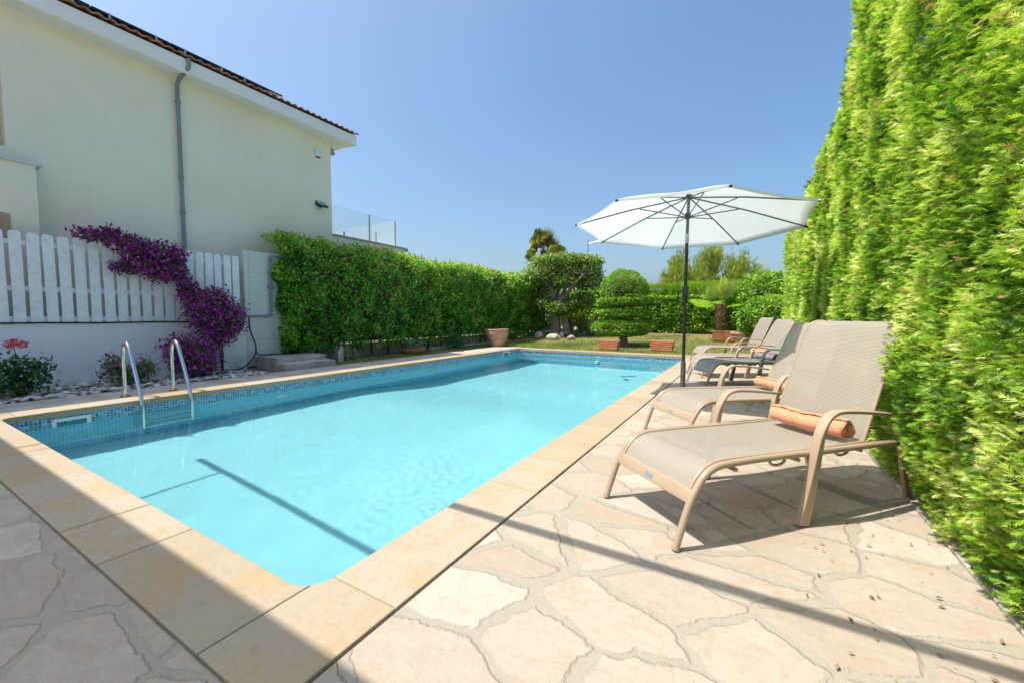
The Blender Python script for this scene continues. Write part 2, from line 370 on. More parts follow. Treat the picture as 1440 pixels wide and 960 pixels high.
def towelmat(name, c):
    t = NT(name); o = t.tc(); n = t.noise(o, 220, 3, .7); t.col(t.mix(n, tuple(x*.82 for x in c), c)); t.set(Roughness=.95); t.b.inputs['Sheen Weight'].default_value = .4
    t.bump(t.math('MULTIPLY_ADD', t.noise(o, 28, 3), .8, n), .7, .006); return t.m
M['towel'] = towelmat('orange_terry', (.80, .33, .17)); M['towelg'] = towelmat('mauve_terry', (.27, .22, .23))
def canopymat():
    t = NT('white_canopy_cloth'); o = t.tc(); c = t.mix(t.noise(o, 3, 4), (.80, .81, .80), (.86, .86, .85)); t.col(c); t.set(Roughness=.8)
    tr = t.n('BsdfTranslucent'); tr.inputs[0].default_value = (.86, .88, .87, 1); mx = t.n('MixShader'); mx.inputs[0].default_value = .62
    t.lk(t.b.outputs[0], mx.inputs[1]); t.lk(tr.outputs[0], mx.inputs[2]); t.lk(mx.outputs[0], t.out.inputs[0]); return t.m
M['canopy'] = canopymat()
def watermat():
    t = NT('pool_water'); t.N.remove(t.b); g = t.n('BsdfGlass'); g.inputs['IOR'].default_value = 1.333; g.inputs['Roughness'].default_value = 0; g.inputs['Color'].default_value = (.93, 1, 1, 1)
    rf = t.n('BsdfRefraction'); rf.inputs['IOR'].default_value = 1.333; rf.inputs['Roughness'].default_value = 0; rf.inputs['Color'].default_value = (.93, 1, 1, 1)
    gl = t.n('BsdfGlossy'); gl.inputs['Roughness'].default_value = 0; fr = t.n('Fresnel'); fr.inputs['IOR'].default_value = 1.333
    mx = t.n('MixShader'); t.lk(t.math('MULTIPLY', fr.outputs[0], .55), mx.inputs[0]); t.lk(rf.outputs[0], mx.inputs[1]); t.lk(gl.outputs[0], mx.inputs[2]); t.N.remove(g)
    t.lk(mx.outputs[0], t.out.inputs[0]); return t.m
M['water'] = watermat()
def roundtile():
    t = NT('shower_tile'); o = t.tc(); sp = t.n('SeparateXYZ'); t.lk(o, sp.inputs[0])
    fy = t.math('FRACT', t.math('DIVIDE', t.math('SUBTRACT', sp.outputs[1], .06), .46)); fz = t.math('FRACT', t.math('DIVIDE', t.math('SUBTRACT', sp.outputs[2], .07), .45))
    e = t.math('MAXIMUM', t.math('ABSOLUTE', t.math('SUBTRACT', fy, .5)), t.math('ABSOLUTE', t.math('SUBTRACT', fz, .5)))
    g = t.ramp(e, [(.487, 0), (.494, 1)]); c = t.mix(t.noise(o, 2, 5), (.58, .60, .54), (.70, .71, .65))
    t.col(t.mix(g, c, (.42, .42, .38))); t.set(Roughness=.45); return t.m
M['stile'] = roundtile()
M['cypress'] = leafmat('cypress_spray', [(0, (.05, .14, .012)), (.25, (.17, .36, .03)), (.55, (.40, .58, .06)), (.8, (.64, .74, .20)), (.95, (.76, .78, .40)), (1, (.52, .34, .17))], .45, .5)
M['photinia'] = leafmat('glossy_hedge_leaf', [(0, (.012, .07, .012)), (.3, (.06, .28, .028)), (.62, (.24, .58, .06)), (.9, (.62, .74, .18)), (1, (.62, .42, .16))], .45, .28)
M['newred'] = leafmat('reddish_new_leaf', [(0, (.20, .06, .03)), (.35, (.42, .17, .06)), (.7, (.42, .36, .08)), (1, (.48, .50, .12))], .3, .35)
M['bract'] = leafmat('purple_bract', [(0, (.11, .005, .11)), (.4, (.28, .016, .27)), (.72, (.52, .06, .48)), (.9, (.70, .18, .62)), (1, (.48, .27, .16))], .35, .6, 1.1)
M['bougleaf'] = leafmat('bougainvillea_leaf', [(0, (.03, .10, .015)), (1, (.16, .32, .04))], .3, .45)
M['roseleaf'] = leafmat('rose_leaf', [(0, (.02, .08, .03)), (.7, (.07, .18, .045)), (1, (.26, .36, .05))], .25, .4); M['rosepink'] = leafmat('rose_petal', [(0, (.62, .08, .16)), (1, (.85, .26, .34))], .3, .6, 1.1)
M['topleaf'] = leafmat('topiary_leaf', [(0, (.05, .15, .012)), (.5, (.18, .38, .025)), (1, (.45, .58, .07))], .3, .35)
M['treeleaf'] = leafmat('ficus_leaf', [(0, (.06, .13, .025)), (.5, (.20, .32, .045)), (1, (.48, .54, .13))], .3, .4)
M['farcyp'] = leafmat('bright_cypress', [(0, (.13, .30, .02)), (1, (.42, .62, .06))], .4, .5)
M['pine'] = leafmat('pine_tuft', [(0, (.16, .24, .035)), (.6, (.38, .46, .08)), (1, (.62, .62, .20))], .45, .7, spec=.15)
M['palm'] = leafmat('palm_frond', [(0, (.14, .20, .04)), (.6, (.36, .42, .10)), (1, (.6, .56, .24))], .3, .45); M['fanpalm'] = leafmat('young_fan_frond', [(0, (.30, .50, .06)), (.6, (.60, .74, .14)), (1, (.82, .80, .42))], .5, .45)
M['dryfrond'] = leafmat('dry_frond', [(0, (.20, .13, .07)), (1, (.38, .27, .16))], .2, .8)
M['grass'] = leafmat('grass_blade', [(0, (.12, .20, .03)), (.5, (.30, .34, .07)), (1, (.56, .48, .2))], .3, .6)
M['straw'] = leafmat('strap_leaf', [(0, (.10, .17, .03)), (.6, (.26, .30, .08)), (1, (.48, .30, .12))], .3, .7, spec=.1); M['agave'] = leafmat('blue_green_leaf', [(0, (.08, .15, .07)), (1, (.24, .34, .16))], .15, .7, spec=.1)
M['spine'] = leafmat('pale_spiny', [(0, (.10, .13, .06)), (1, (.46, .42, .30))], .1, .7)
def pebmat():
    t = NT('pebbles'); a = t.attr('tint'); t.col(t.ramp(a, [(0, (.22, .19, .16)), (.4, (.42, .38, .34)), (.75, (.62, .60, .56)), (1, (.74, .73, .70))])); t.set(Roughness=.7); return t.m
M['pebble'] = pebmat()
def littermat():
    t = NT('dry_litter'); a = t.attr('tint'); t.col(t.ramp(a, [(0, (.10, .06, .03)), (1, (.36, .22, .12))])); t.set(Roughness=.9); return t.m
M['litter'] = littermat()

# ------------------------------------------------------------------ ground, pool, paving
XL, XR, YN, YF = -6.384, -1.39, .878, 11.365
def gz(x, y): return .0 if y < 14.2 else min(.5, (y-14.2)*.085)
def sheet(name, x0, x1, y0, y1, z, mat, nx=1, ny=1, **k):
    b = MB(); b.grid(lambda u, v: (x0+(x1-x0)*u, y0+(y1-y0)*v, z+gz(x0+(x1-x0)*u, y0+(y1-y0)*v)), nx, ny); return b.build(name, mat, **k)
b = MB()
def gg(x0, x1, y0, y1, nx, ny): b.grid(lambda u, v: (x0+(x1-x0)*u, y0+(y1-y0)*v, -.03+gz(0, y0+(y1-y0)*v)), nx, ny)
gg(-400, 400, -400, -40, 1, 1); gg(-400, 400, 40, 600, 1, 1); gg(-400, XL-.1, -40, 40, 1, 160); gg(XR+.1, 400, -40, 40, 1, 160); gg(XL-.1, XR+.1, -40, YN-.1, 1, 8); gg(XL-.1, XR+.1, YF+.1, 40, 1, 120)
b.build('ground', M['soil'], kind='structure')
CW = .34
sheet('patio', -1.05+.012, .80, -5, 12.2, -.006, M['paving'], kind='structure')
sheet('patio', -9.2, -1.05+.012, -5, YN-CW-.012, -.006, M['paving'], kind='structure')
sheet('path', -7.42, XL-CW-.01, YN-CW-.012, 12.1, -.006, M['greydeck'], kind='structure')
b = MB(); b.box((.803, .3, -.05), (.872, 12.2, .006)); b.build('kerb', M['concrete'], bev=.004, kind='structure')
sheet('lawn', -8.4, -7.42, 5.6, 14, -.010, M['turf'], kind='structure')
sheet('lawn', -10.5, -7.42, 14, 18, -.010, M['turf'], 1, 30, kind='structure')
sheet('lawn', -7.42, 2.2, YF+CW+.01, 17.6, -.010, M['turf'], 1, 60, kind='structure')
sheet('flower_bed', -9.6, -4.4, 17.0, 19.4, .012, M['gravelbed'], 1, 20, kind='structure')

def outline(off, r=.10, n=6):
    """pool outline grown by off, corners rounded"""
    x0, x1, y0, y1 = XL-off, XR+off, YN-off, YF+off; out = []
    rr = max(r+off, .02) if off < .2 else .01
    for cx, cy, a0 in ((x1-rr, y0+rr, -90), (x1-rr, y1-rr, 0), (x0+rr, y1-rr, 90), (x0+rr, y0+rr, 180)):
        for k in range(n+1):
            a = rad(a0+90*k/n); out.append((cx+rr*math.cos(a), cy+rr*math.sin(a)))
    return out
# coping: separate slabs with open joints, mitred corners
cb = MB(); tint = []
def slab(poly, z1=0., z0=-.07):
    bm = bmesh.new(); vs_ = [bm.verts.new((x, y, z0)) for x, y in poly]; f = bm.faces.new(vs_); r = bmesh.ops.extrude_face_region(bm, geom=[f])
    for q in r['geom']:
        if isinstance(q, bmesh.types.BMVert): q.co.z = z1
    bmesh.ops.recalc_face_normals(bm, faces=bm.faces[:])
    ed = [e for e in bm.edges if e.verts[0].co.z > z1-.001 and e.verts[1].co.z > z1-.001]
    bmesh.ops.bevel(bm, geom=ed, offset=.006, segments=2, affect='EDGES', profile=.5)
    bm.verts.index_update(); cb.add([q.co for q in bm.verts], [[q.index for q in f.verts] for f in bm.faces]); tint.extend([random.random()]*len(bm.verts)); bm.free()
G = .0016
def run(a0, a1, cuts, mk):
    c = [a0]+cuts+[a1]
    for p, q in zip(c[:-1], c[1:]): slab(mk(p+G, q-G), random.uniform(-.0015, .0015))
def cuts(a, b, step): 
    o = []; x = a
    while True:
        x += step*random.uniform(.82, 1.2)
        if x > b-step*.5: return o
        o.append(x)
cr = .11
run(YN+cr, YF-cr, [2.1, 2.61, 3.15]+cuts(3.15, YF-cr, .56), lambda p, q: [(XR, p), (XR+CW, p), (XR+CW, q), (XR, q)])
run(YN+cr, YF-cr, cuts(YN+cr, YF-cr, .58), lambda p, q: [(XL-CW, p), (XL, p), (XL, q), (XL-CW, q)])
run(XL+cr, -2.3, [-5.3, -4.67, -3.79, -3.3, -2.8], lambda p, q: [(p, YN-CW), (q, YN-CW), (q, YN), (p, YN)])
run(XL+cr, XR-cr, cuts(XL+cr, XR-cr, .58), lambda p, q: [(p, YF), (q, YF), (q, YF+CW), (p, YF+CW)])
def corner(cx, cy, sx, sy, ext=None):
    """two mitred halves round an inner arc; (cx,cy) = inner corner, sx,sy point outward"""
    r = .11; n = 5; arc = [(cx-sx*r+sx*r*math.sin(rad(90*k/n/2)), cy-sy*r+sy*r*math.cos(rad(90*k/n/2))) for k in range(n+1)]
    o = (cx+sx*CW, cy+sy*CW); g = .002
    mx_ = arc[-1][0]; x0_ = cx-sx*(r-G) if ext is None else ext+G; P1 = [(x0_, cy+sy*CW), (x0_, cy)]+arc[(0 if ext else 1):]+[(mx_, cy+sy*CW)]; P1 = [(x-sx*g*(1 if i > 1 else 0), y) for i, (x, y) in enumerate(P1)]
    arc2 = [(cx-sx*r+sx*r*math.sin(rad(45+45*k/n)), cy-sy*r+sy*r*math.cos(rad(45+45*k/n))) for k in range(n+1)]
    P2 = [(mx_, cy+sy*CW)]+arc2[:-1]+[(cx, cy-sy*(r-G)), (cx+sx*CW, cy-sy*(r-G)), o]; P2 = [(x+sx*g*(1 if i < 2 else 0), y) for i, (x, y) in enumerate(P2)]
    for Pp in (P1, P2): slab(Pp)
corner(XR, YN, 1, -1, -2.3); corner(XL, YN, -1, -1); corner(XR, YF, 1, 1); corner(XL, YF, -1, 1)
o = cb.build('pool_coping', M['coping'], kind='structure')
a_ = o.data.attributes.new('tint', 'FLOAT', 'POINT')
if len(o.data.vertices) == len(tint): a_.data.foreach_set('value', tint)
sheet('coping_bed', XL-CW-.02, XL-.03, YN-CW-.02, YF+CW+.02, -.02, M['concrete'], kind='structure'); sheet('coping_bed', XR+.03, XR+CW+.02, YN-CW-.02, YF+CW+.02, -.02, M['concrete'], kind='structure')
sheet('coping_bed', XL-.03, XR+.03, YN-CW-.02, YN-.03, -.02, M['concrete'], kind='structure'); sheet('coping_bed', XL-.03, XR+.03, YF+.03, YF+CW+.02, -.02, M['concrete'], kind='structure')
# basin
ol = outline(.015); me = bpy.data.meshes.new('pool_wall'); V = []; F = []; U = []; d = 0
for i in range(len(ol)+1):
    x, y = ol[i % len(ol)]
    if i: px, py = ol[i-1]; d += math.hypot(x-px, y-py)
    V += [(x, y, -.068), (x, y, -2.4)]; U.append(d)
F = [(2*i, 2*i+1, 2*i+3, 2*i+2) for i in range(len(ol))]
me.from_pydata(V, [], F); uvl = me.uv_layers.new(name='UVMap')
for p in me.polygons:
    for li in p.loop_indices:
        vi = me.loops[li].vertex_index; uvl.data[li].uv = (U[vi//2], V[vi][2]+.068-.072)
pw = link('pool_wall', me, M['mosaic'], kind='structure', smooth=True)
def fz(y): 
    s = lambda a, b, t: (lambda q: q*q*(3-2*q))(min(1, max(0, (t-a)/(b-a))))
    return -1.3-.62*s(4.6, 7.2, y)-.28*s(7.2, 10.5, y)
b = MB(); b.grid(lambda u, v: (XL-.3+(XR-XL+.6)*u, YN-.3+(YF-YN+.6)*v, fz(YN-.3+(YF-YN+.6)*v)), 2, 90); pf = b.build('pool_floor', M['floor'], kind='structure', smooth=True)
# water surface: nearly still, with a patch of small ripples
nx, ny = 200, 300; xs = np.concatenate([np.linspace(XL-.05, -3.4, 60), np.linspace(-3.4, XR+.05, 141)[1:]]); ys = np.concatenate([np.linspace(YN-.05, 3.8, 170), np.linspace(3.8, YF+.05, 131)[1:]])
Xg, Yg = np.meshgrid(xs, ys, indexing='ij'); Z = np.zeros_like(Xg)
for k in range(26):
    a = RNG.uniform(0, 6.28); w = RNG.uniform(5, 15); Z += .00009*np.sin((Xg*math.cos(a)+Yg*math.sin(a))*w+RNG.uniform(0, 6.28))
for k in range(24):
    a = RNG.uniform(0, 6.28); w = RNG.uniform(18, 38); Z += .000022*np.sin((Xg*math.cos(a)+Yg*math.sin(a))*w+RNG.uniform(0, 6.28))
env = np.exp(-(((Xg+2.35)/.55)**2+((Yg-2.45)/.5)**2)); env2 = np.exp(-(((Xg+3.0)/.9)**2+((Yg-2.9)/.7)**2))
for k in range(80):
    cx, cy = -2.35+RNG.normal()*.35, 2.45+RNG.normal()*.32; rr = np.hypot(Xg-cx, Yg-cy); w = RNG.uniform(48, 80); Z += .00017*env*np.sin(rr*w+RNG.uniform(0, 6.28))*np.exp(-rr*7)
for k in range(60):
    cx, cy = -3.0+RNG.normal()*.8, 2.9+RNG.normal()*.6; rr = np.hypot(Xg-cx, Yg-cy); Z += .00022*np.sin(rr*55)*np.exp(-rr*9)
V = np.stack([Xg, Yg, Z-.165], -1).reshape(-1, 3); J = len(ys)
ii, jj = np.meshgrid(np.arange(len(xs)-1), np.arange(J-1), indexing='ij'); i0 = (ii*J+jj).reshape(-1)
me = bpy.data.meshes.new('water'); me.from_pydata(V.tolist(), [], np.stack([i0, i0+J, i0+J+1, i0+1], 1).tolist())
wo = link('water', me, M['water'], kind='structure', smooth=True); wo.cycles.is_caustics_caster = True
for q in (pf, pw): q.cycles.is_caustics_receiver = True

# ------------------------------------------------------------------ pool fittings
def skimmer(loc, w, h, label):
    t = empty('pool_skimmer', loc, 0, label=label, cat='skimmer', group='white skimmers in the pool wall')
    x = .03
    b = MB(); b.box((-x, -w/2, -h/2), (x*.4, -w/2+.035, h/2)); b.box((-x, w/2-.035, -h/2), (x*.4, w/2, h/2)); b.box((-x, -w/2+.035, h/2-.035), (x*.4, w/2-.035, h/2)); b.box((-x, -w/2+.035, -h/2), (x*.4, w/2-.035, -h/2+.02)); b.build('frame', M['plastic'], t, bev=.004)
    b = MB(); b.box((-x+.002, -w/2+.03, -h/2+.01), (-x+.012, w/2-.03, h/2-.03)); b.build('mouth', M['dark'], t)
    b = MB(); b.box((-x+.014, -w/2+.05, -h/2+.02), (-x+.02, w/2-.05, h/2-.055)); b.build('flap', M['teal'], t)
skimmer((XL, 1.37, -.147), .30, .125, 'white skimmer mouth in the pool wall left of the ladder')
skimmer((XL, 10.57, -.115), .36, .16, 'small white skimmer in the far left corner of the pool')
t = MB(); t.lathe([(.0, 0), (.085, 0), (.10, .006), (.10, .02), (.085, .03), (0.0, .03)], n=24)
o = t.build('pool_light', M['plastic'], smooth=True, label='round pale light fitting in the pool wall right of the ladder', cat='pool light'); o.rotation_euler = (0, rad(90), 0); o.location = (XL-.012, 3.67, -.56)
t = MB(); t.lathe([(.0, 0), (.07, 0), (.07, .012), (.06, .02), (0, .022)], n=20); o = t.build('pool_drain', M['black'], smooth=True, label='small dark drain cover on the deep pool floor', cat='drain'); o.location = (-2.57, 9.85, fz(9.85)+.002)
ft = empty('pool_float', (-3.3, 9.85, -.165), label='small teal floating dispenser on the water by the far end', cat='pool float')
b = MB(); b.lathe([(.0, -.06), (.05, -.055), (.085, -.02), (.085, .03), (.06, .055), (0, .06)], n=20); b.build('float_body', M['teal'], ft, smooth=True)
b = MB(); b.lathe([(.0, .06), (.03, .06), (.03, .085), (.0, .09)], n=14); b.build('cap', M['plastic'], ft, smooth=True)
# ladder
lad = empty('pool_ladder', (-6.83, 2.2, 0), label='stainless steel pool ladder with two curved handrails', cat='pool ladder')
for y in (-.25, .25):
    pth = curve([(0, y, 0), (0, y, .3), (.005, y, .52), (.045, y, .635), (.125, y, .675), (.20, y, .625), (.27, y, .50), (.42, y, .20), (.505, y, .0), (.53, y, -.16), (.535, y, -.95)], 6)
    b = MB(); b.tube(pth, .0215, 12); b.build('handrail', M['steel'], lad, smooth=True)
    b = MB(); b.lathe([(.0, 0), (.05, 0), (.05, .008), (.03, .02), (.023, .03), (.0, .03)], (0, y, 0), 18); b.build('flange', M['rust'], lad, smooth=True)
for z in (-.33, -.58, -.83):
    b = MB(); b.box((.50, -.25, z-.012), (.575, .25, z+.012)); b.build('step', M['steel'], lad, bev=.006)

# ------------------------------------------------------------------ sun loungers
def strip(prof, y0, y1, name, mat, parent, inset=None, ny=10, sag=.0):
    """fabric strip: profile (x,z) swept from y0 to y1, with UVs in metres"""
    n = len(prof); V = []; U = []; s = 0
    for i, (x, z) in enumerate(prof):
        if i: s += math.hypot(x-prof[i-1][0], z-prof[i-1][1])
        d = inset(s) if inset else 0
        for j in range(ny+1):
            q = j/ny; y = y0+d+(y1-y0-2*d)*q; V.append((x, y, z-sag*math.sin(math.pi*q)*min(1, s*4))); U.append((s, y))
    F = [(i*(ny+1)+j, (i+1)*(ny+1)+j, (i+1)*(ny+1)+j+1, i*(ny+1)+j+1) for i in range(n-1) for j in range(ny)]
    me = bpy.data.meshes.new(name); me.from_pydata(V, [], F); uv = me.uv_layers.new(name='UVMap')
    for l in me.loops: uv.data[l.index].uv = U[l.vertex_index]
    return link(name, me, mat, parent, True)
SEATP = [tuple(p) for p in ((v.x, v.z) for v in curve([(.088, 0, .232), (.105, 0, .262), (.135, 0, .305), (.175, 0, .338), (.24, 0, .358), (.34, 0, .362), (.6, 0, .358), (.95, 0, .352), (1.27, 0, .352)], 5))]
def flatbar(path, ws, ts, y):
    """flat bar in the x-z plane: path, width across y, thickness in plane"""
    P = [Vector((p[0], 0, p[1])) for p in path]; V = []; F = []; n = len(P)
    for i, p in enumerate(P):
        t = (P[min(i+1, n-1)]-P[max(i-1, 0)]).normalized(); nn = Vector((-t.z, 0, t.x))
        for sy, sn in ((-1, -1), (1, -1), (1, 1), (-1, 1)): V.append(p+nn*(sn*ts[i]/2)+Vector((0, y+sy*ws[i]/2, 0)))
    for i in range(n-1):
        for k in range(4): F.append((i*4+k, i*4+(k+1) % 4, i*4+4+(k+1) % 4, i*4+4+k))
    F += [(3, 2, 1, 0), tuple(range(4*n-4, 4*n))]; return V, F
def lounger(loc, rz, recline, label, dark=False):
    fm = M['greytube'] if dark else M['tan']; sm = M['dsling'] if dark else M['sling']
    t = empty('sun_lounger', (*loc, 0), rz, label=label, cat='sun lounger', group='sun loungers in a row along the right edge of the pool')
    rail = [tuple(v) for v in curve([(0, 0, 0), (.067, 0, .183), (.118, 0, .272), (.158, 0, .318), (.205, 0, .342), (.27, 0, .352), (.5, 0, .354), (1.0, 0, .344), (1.5, 0, .336)], 5)]
    for y in (0, .56):
        b = MB(); b.tube([(x, y, z) for x, _, z in rail], .0165, 10, up=(0, 1, 0)); b.tube([(rail[0][0], y, -.001), (rail[0][0]+.004, y, .012)], .019, 10); b.build('side_rail', fm, t, smooth=True)
        yi = .026 if y == 0 else .534
        b = MB(); b.tube([(x, yi, z) for x, z in SEATP[:: 2]], .0095, 8, up=(0, 1, 0)); b.build('sling_rail', fm, t, smooth=True)
        V, F = flatbar([(v.x, v.z) for v in curve([(1.44, 0, .336), (1.51, 0, .33), (1.555, 0, .295), (1.585, 0, .18), (1.645, 0, 0)], 4)], [.02]*17, [.03+.018*i/16 for i in range(17)], y)
        b = MB(); b.add(V, F); b.build('rear_leg', M['wood'] if not dark else fm, t, bev=.003)
        ya = -.032 if y == 0 else .592
        ap = [(v.x, v.z) for v in curve([(.745, 0, 0), (.775, 0, .12), (.803, 0, .25), (.83, 0, .40), (.852, 0, .475), (.895, 0, .53), (.955, 0, .551), (1.05, 0, .548), (1.2, 0, .533), (1.36, 0, .512)], 4)]
        n = len(ap); V, F = flatbar(ap, [.028+.020*min(1, i/16) for i in range(n)], [max(.017, .074-.0033*i) for i in range(n)], ya)
        b = MB(); b.add(V, F); b.build('armrest', fm, t, bev=.004, smooth=True)
        for u in (.60, 1.06):
            b = MB(); b.tube([(u+.05*math.cos(a), y, .335-.024*math.sin(a)) for a in np.linspace(0, math.pi, 9)], .007, 6); b.build('stacking_loop', fm, t, smooth=True)
    V, F = flatbar([(.072, .195), (.078, .215), (.09, .24), (.098, .252)], [.54]*4, [.016]*4, .28); b = MB(); b.add(V, F); cbx = b.build('front_crossbar', fm, t, bev=.004)
    b = MB(); b.box((-.002, -.028, -.010), (.002, .028, .010), bev=.0015); bd = b.build('badge', M['badge'], cbx); bd.location = (.0735, .285, .225); bd.rotation_euler = (0, rad(22), 0)
    for u in (.34, .75, 1.22):
        b = MB(); b.tube([(u, .0, .318), (u, .56, .318)], .011, 8); b.build('cross_tube', fm, t, smooth=True)
    strip(SEATP, .026, .534, 'seat_sling', sm, t, sag=.012)
    # back: modelled upright on its hinge
    bk = empty('backrest', (1.262, 0, .352)); bk.parent = t; bk.rotation_euler = (0, recline, 0)
    BP = [(v.x, v.z) for v in curve([(0, 0, .0), (.0, 0, .2), (.0, 0, .5), (.002, 0, .66), (.012, 0, .70), (.04, 0, .722), (.075, 0, .715)], 5)]
    L = sum(math.hypot(BP[i+1][0]-BP[i][0], BP[i+1][1]-BP[i][1]) for i in range(len(BP)-1))
    ins = lambda s: .0 if s < L-.20 else .11*(1-math.sqrt(max(0, 1-(min(1, (s-L+.20)/.19))**2)))
    BPd = []
    for i in range(len(BP)-1):
        for k in range(3): q = k/3; BPd.append((BP[i][0]*(1-q)+BP[i+1][0]*q, BP[i][1]*(1-q)+BP[i+1][1]*q))
    BPd.append(BP[-1])
    strip(BPd, .024, .536, 'back_sling', sm, bk, ins, 16)
    side = []; s = 0
    for i, p in enumerate(BPd):
        if i: s += math.hypot(p[0]-BPd[i-1][0], p[1]-BPd[i-1][1])
        side.append((p[0]+.006, .024+ins(s), p[1]))
    pth = side+[(x, .56-y, z) for x, y, z in side[::-1]]
    b = MB(); b.tube(pth[:: 2], .0095, 8); b.build('back_frame', fm, bk, smooth=True)
    b = MB(); b.tube([(.02, .03, .36), (.02, .53, .36)], .010, 8); b.build('back_brace', fm, bk, smooth=True)
    for y in (.045, .505):
        z = [(.01, .02)]
        for k in range(5): z += [(.055, .03+k*.036), (.082, .045+k*.036), (.06, .06+k*.036)]
        z += [(.02, .22)]; b = MB(); b.prism(z, 1, y, y+.016); b.build('recline_rack', M['wood'] if not dark else fm, bk)
    return t
L1 = lounger((-.257, 1.878), rad(49.5), rad(22.7), 'beige sling lounger nearest the camera, its back pushed into the cypress hedge')
L2 = lounger((-.43, 3.414), rad(43.2), rad(28), 'beige sling lounger second from the camera, between the nearest one and the parasol pole')
L3 = lounger((-.546, 6.569), rad(34), rad(42), 'dark grey green sling lounger behind the parasol pole', True)
L4 = lounger((-.70, 7.55), rad(31), rad(27), 'beige sling lounger just beyond the dark green one')
L5 = lounger((-.96, 9.8), rad(26.5), rad(23), 'beige sling lounger farthest from the camera')
def towel(loc, rz, L, R, mat, label, seed):
    r = random.Random(seed); N = 76; T = 2*math.pi*3.3; prof = []
    for i in range(N):
        q = i/(N-1); a = T*q; rr = R*(.16+.84*q); prof.append((rr*math.cos(a), rr*math.sin(a)*.93))
    b = MB(); m = 26
    off = [r.uniform(-.006, .006) for _ in range(N)]
    def fn(u, v):
        i = min(N-1, int(round(u*(N-1)))); x, z = prof[i]; y = (v-.5)*(L+.014*math.sin(i*.6)+off[i])
        w = 1+.045*math.sin(v*17+seed)+.035*math.sin(v*43+i*.2+seed); return (x*w, y, z*w+.004*math.sin(v*7+seed)+.0045*mnoise.noise(Vector((x*26, y*22, z*26+seed))))
    b.grid(fn, N-1, m); o = b.build('rolled_towel', mat, smooth=True, sharp=80, label=label, cat='towel', group='rolled towels on the loungers')
    s = o.modifiers.new('thick', 'SOLIDIFY'); s.thickness = .009; s.offset = 0
    o.location = loc; o.rotation_euler = (0, 0, rz); return o
def on(Lg, x, y, z): return Lg.matrix_basis @ Vector((x, y, z))
towel(on(L1, 1.175, .255, .418), rad(49.5), .42, .056, M['towel'], 'rolled orange towel on the nearest lounger seat', 1)
towel(on(L2, 1.16, .30, .412), rad(43.2), .40, .050, M['towel'], 'rolled orange towel on the second beige lounger from the camera', 2)
towel(on(L3, 1.10, .24, .425), rad(34), .42, .062, M['towelg'], 'rolled mauve grey towel on the dark green lounger', 3)
towel(on(L4, 1.16, .28, .416), rad(31), .42, .056, M['towel'], 'rolled orange towel seen behind the mauve grey one', 4)

# ------------------------------------------------------------------ parasol
um = empty('parasol', (-.72, 5.5, 0), label='white round garden parasol with charcoal pole between the loungers', cat='parasol')
cc = Vector((0, 0, 2.152)); nn = Vector((.014, .057, 1)).normalized(); hubp = cc+nn*.371
e1 = Vector((0, 1, 0)).cross(nn).normalized(); e2 = nn.cross(e1); PH = 4.317
def tipv(a, r): return cc+(e1*math.cos(a)+e2*math.sin(a))*r
b = MB(); b.lathe([(.0, 0), (.075, 0), (.075, .02), (.033, .035), (.030, .05), (.030, .46), (.026, .47), (0, .47)], n=18); b.build('ground_sleeve', M['sleeve'], um, smooth=True)
b = MB(); b.tube([(0, 0, .45), (0, 0, 1.2), (0, 0, 1.93)], .0195, 14); b.build('pole', M['pole'], um, smooth=True)
b = MB(); b.tube([(0, 0, 2.05)], .0, 4) if False else b.tube([(0, 0, 2.03), hubp+Vector((0, 0, .0))], .0185, 14); b.build('upper_pole', M['rib'], um, smooth=True)
b = MB(); b.tube([(0, 0, 1.925), (0, 0, 2.04)], .024, 14); b.build('tilt_joint', M['alu'], um, smooth=True)
cr_ = MB(); cr_.box((-.035, -.035, 1.28), (.035, .035, 1.40), bev=.012); cr_.tube([(0, 0, 1.22), (0, 0, 1.30)], .027, 12); ck = cr_.build('crank_housing', M['pole'], um, smooth=True)
b = MB(); b.tube([(-.03, -.02, 1.34), (-.075, -.05, 1.34), (-.08, -.053, 1.25)], .008, 8); b.lathe([(.0, 0), (.014, 0), (.014, .06), (0, .06)], (-.08, -.053, 1.19), 10); b.build('crank_handle', M['pole'], ck, smooth=True)
run_z = 2.255; runner = Vector((0, .006, run_z))
b = MB(); b.lathe([(.0, -.03), (.032, -.03), (.036, 0), (.036, .02), (.028, .04), (0, .04)], tuple(runner), 16); b.build('runner', M['pole'], um, smooth=True)
b = MB(); b.lathe([(.0, -.05), (.038, -.05), (.04, -.01), (.025, .0), (0, .0)], tuple(hubp), 16); b.build('top_hub', M['pole'], um, smooth=True)
RT = 1.35
for k in range(8):
    a = PH+k*math.pi/4; tp = tipv(a, RT)-nn*.012; st = hubp-nn*.035
    rb = MB(); rb.tube([st, st.lerp(tp, .5)+nn*.018, tp], .0085, 6); r_ = rb.build('rib', M['rib'], um, smooth=True)
    cp = MB(); cp.tube([tp-(tp-st).normalized()*.03, tp+(tp-st).normalized()*.018], .012, 8); cp.build('rib_cap', M['pole'], r_, smooth=True)
    sb = MB(); sb.tube([runner+(tp-st).normalized()*.03*Vector((1, 1, 0)).length*.7, st.lerp(tp, .43)+nn*.004], .0065, 6); sb.build('strut', M['rib'], um, smooth=True)
b = MB(); NR, NS = 14, 64
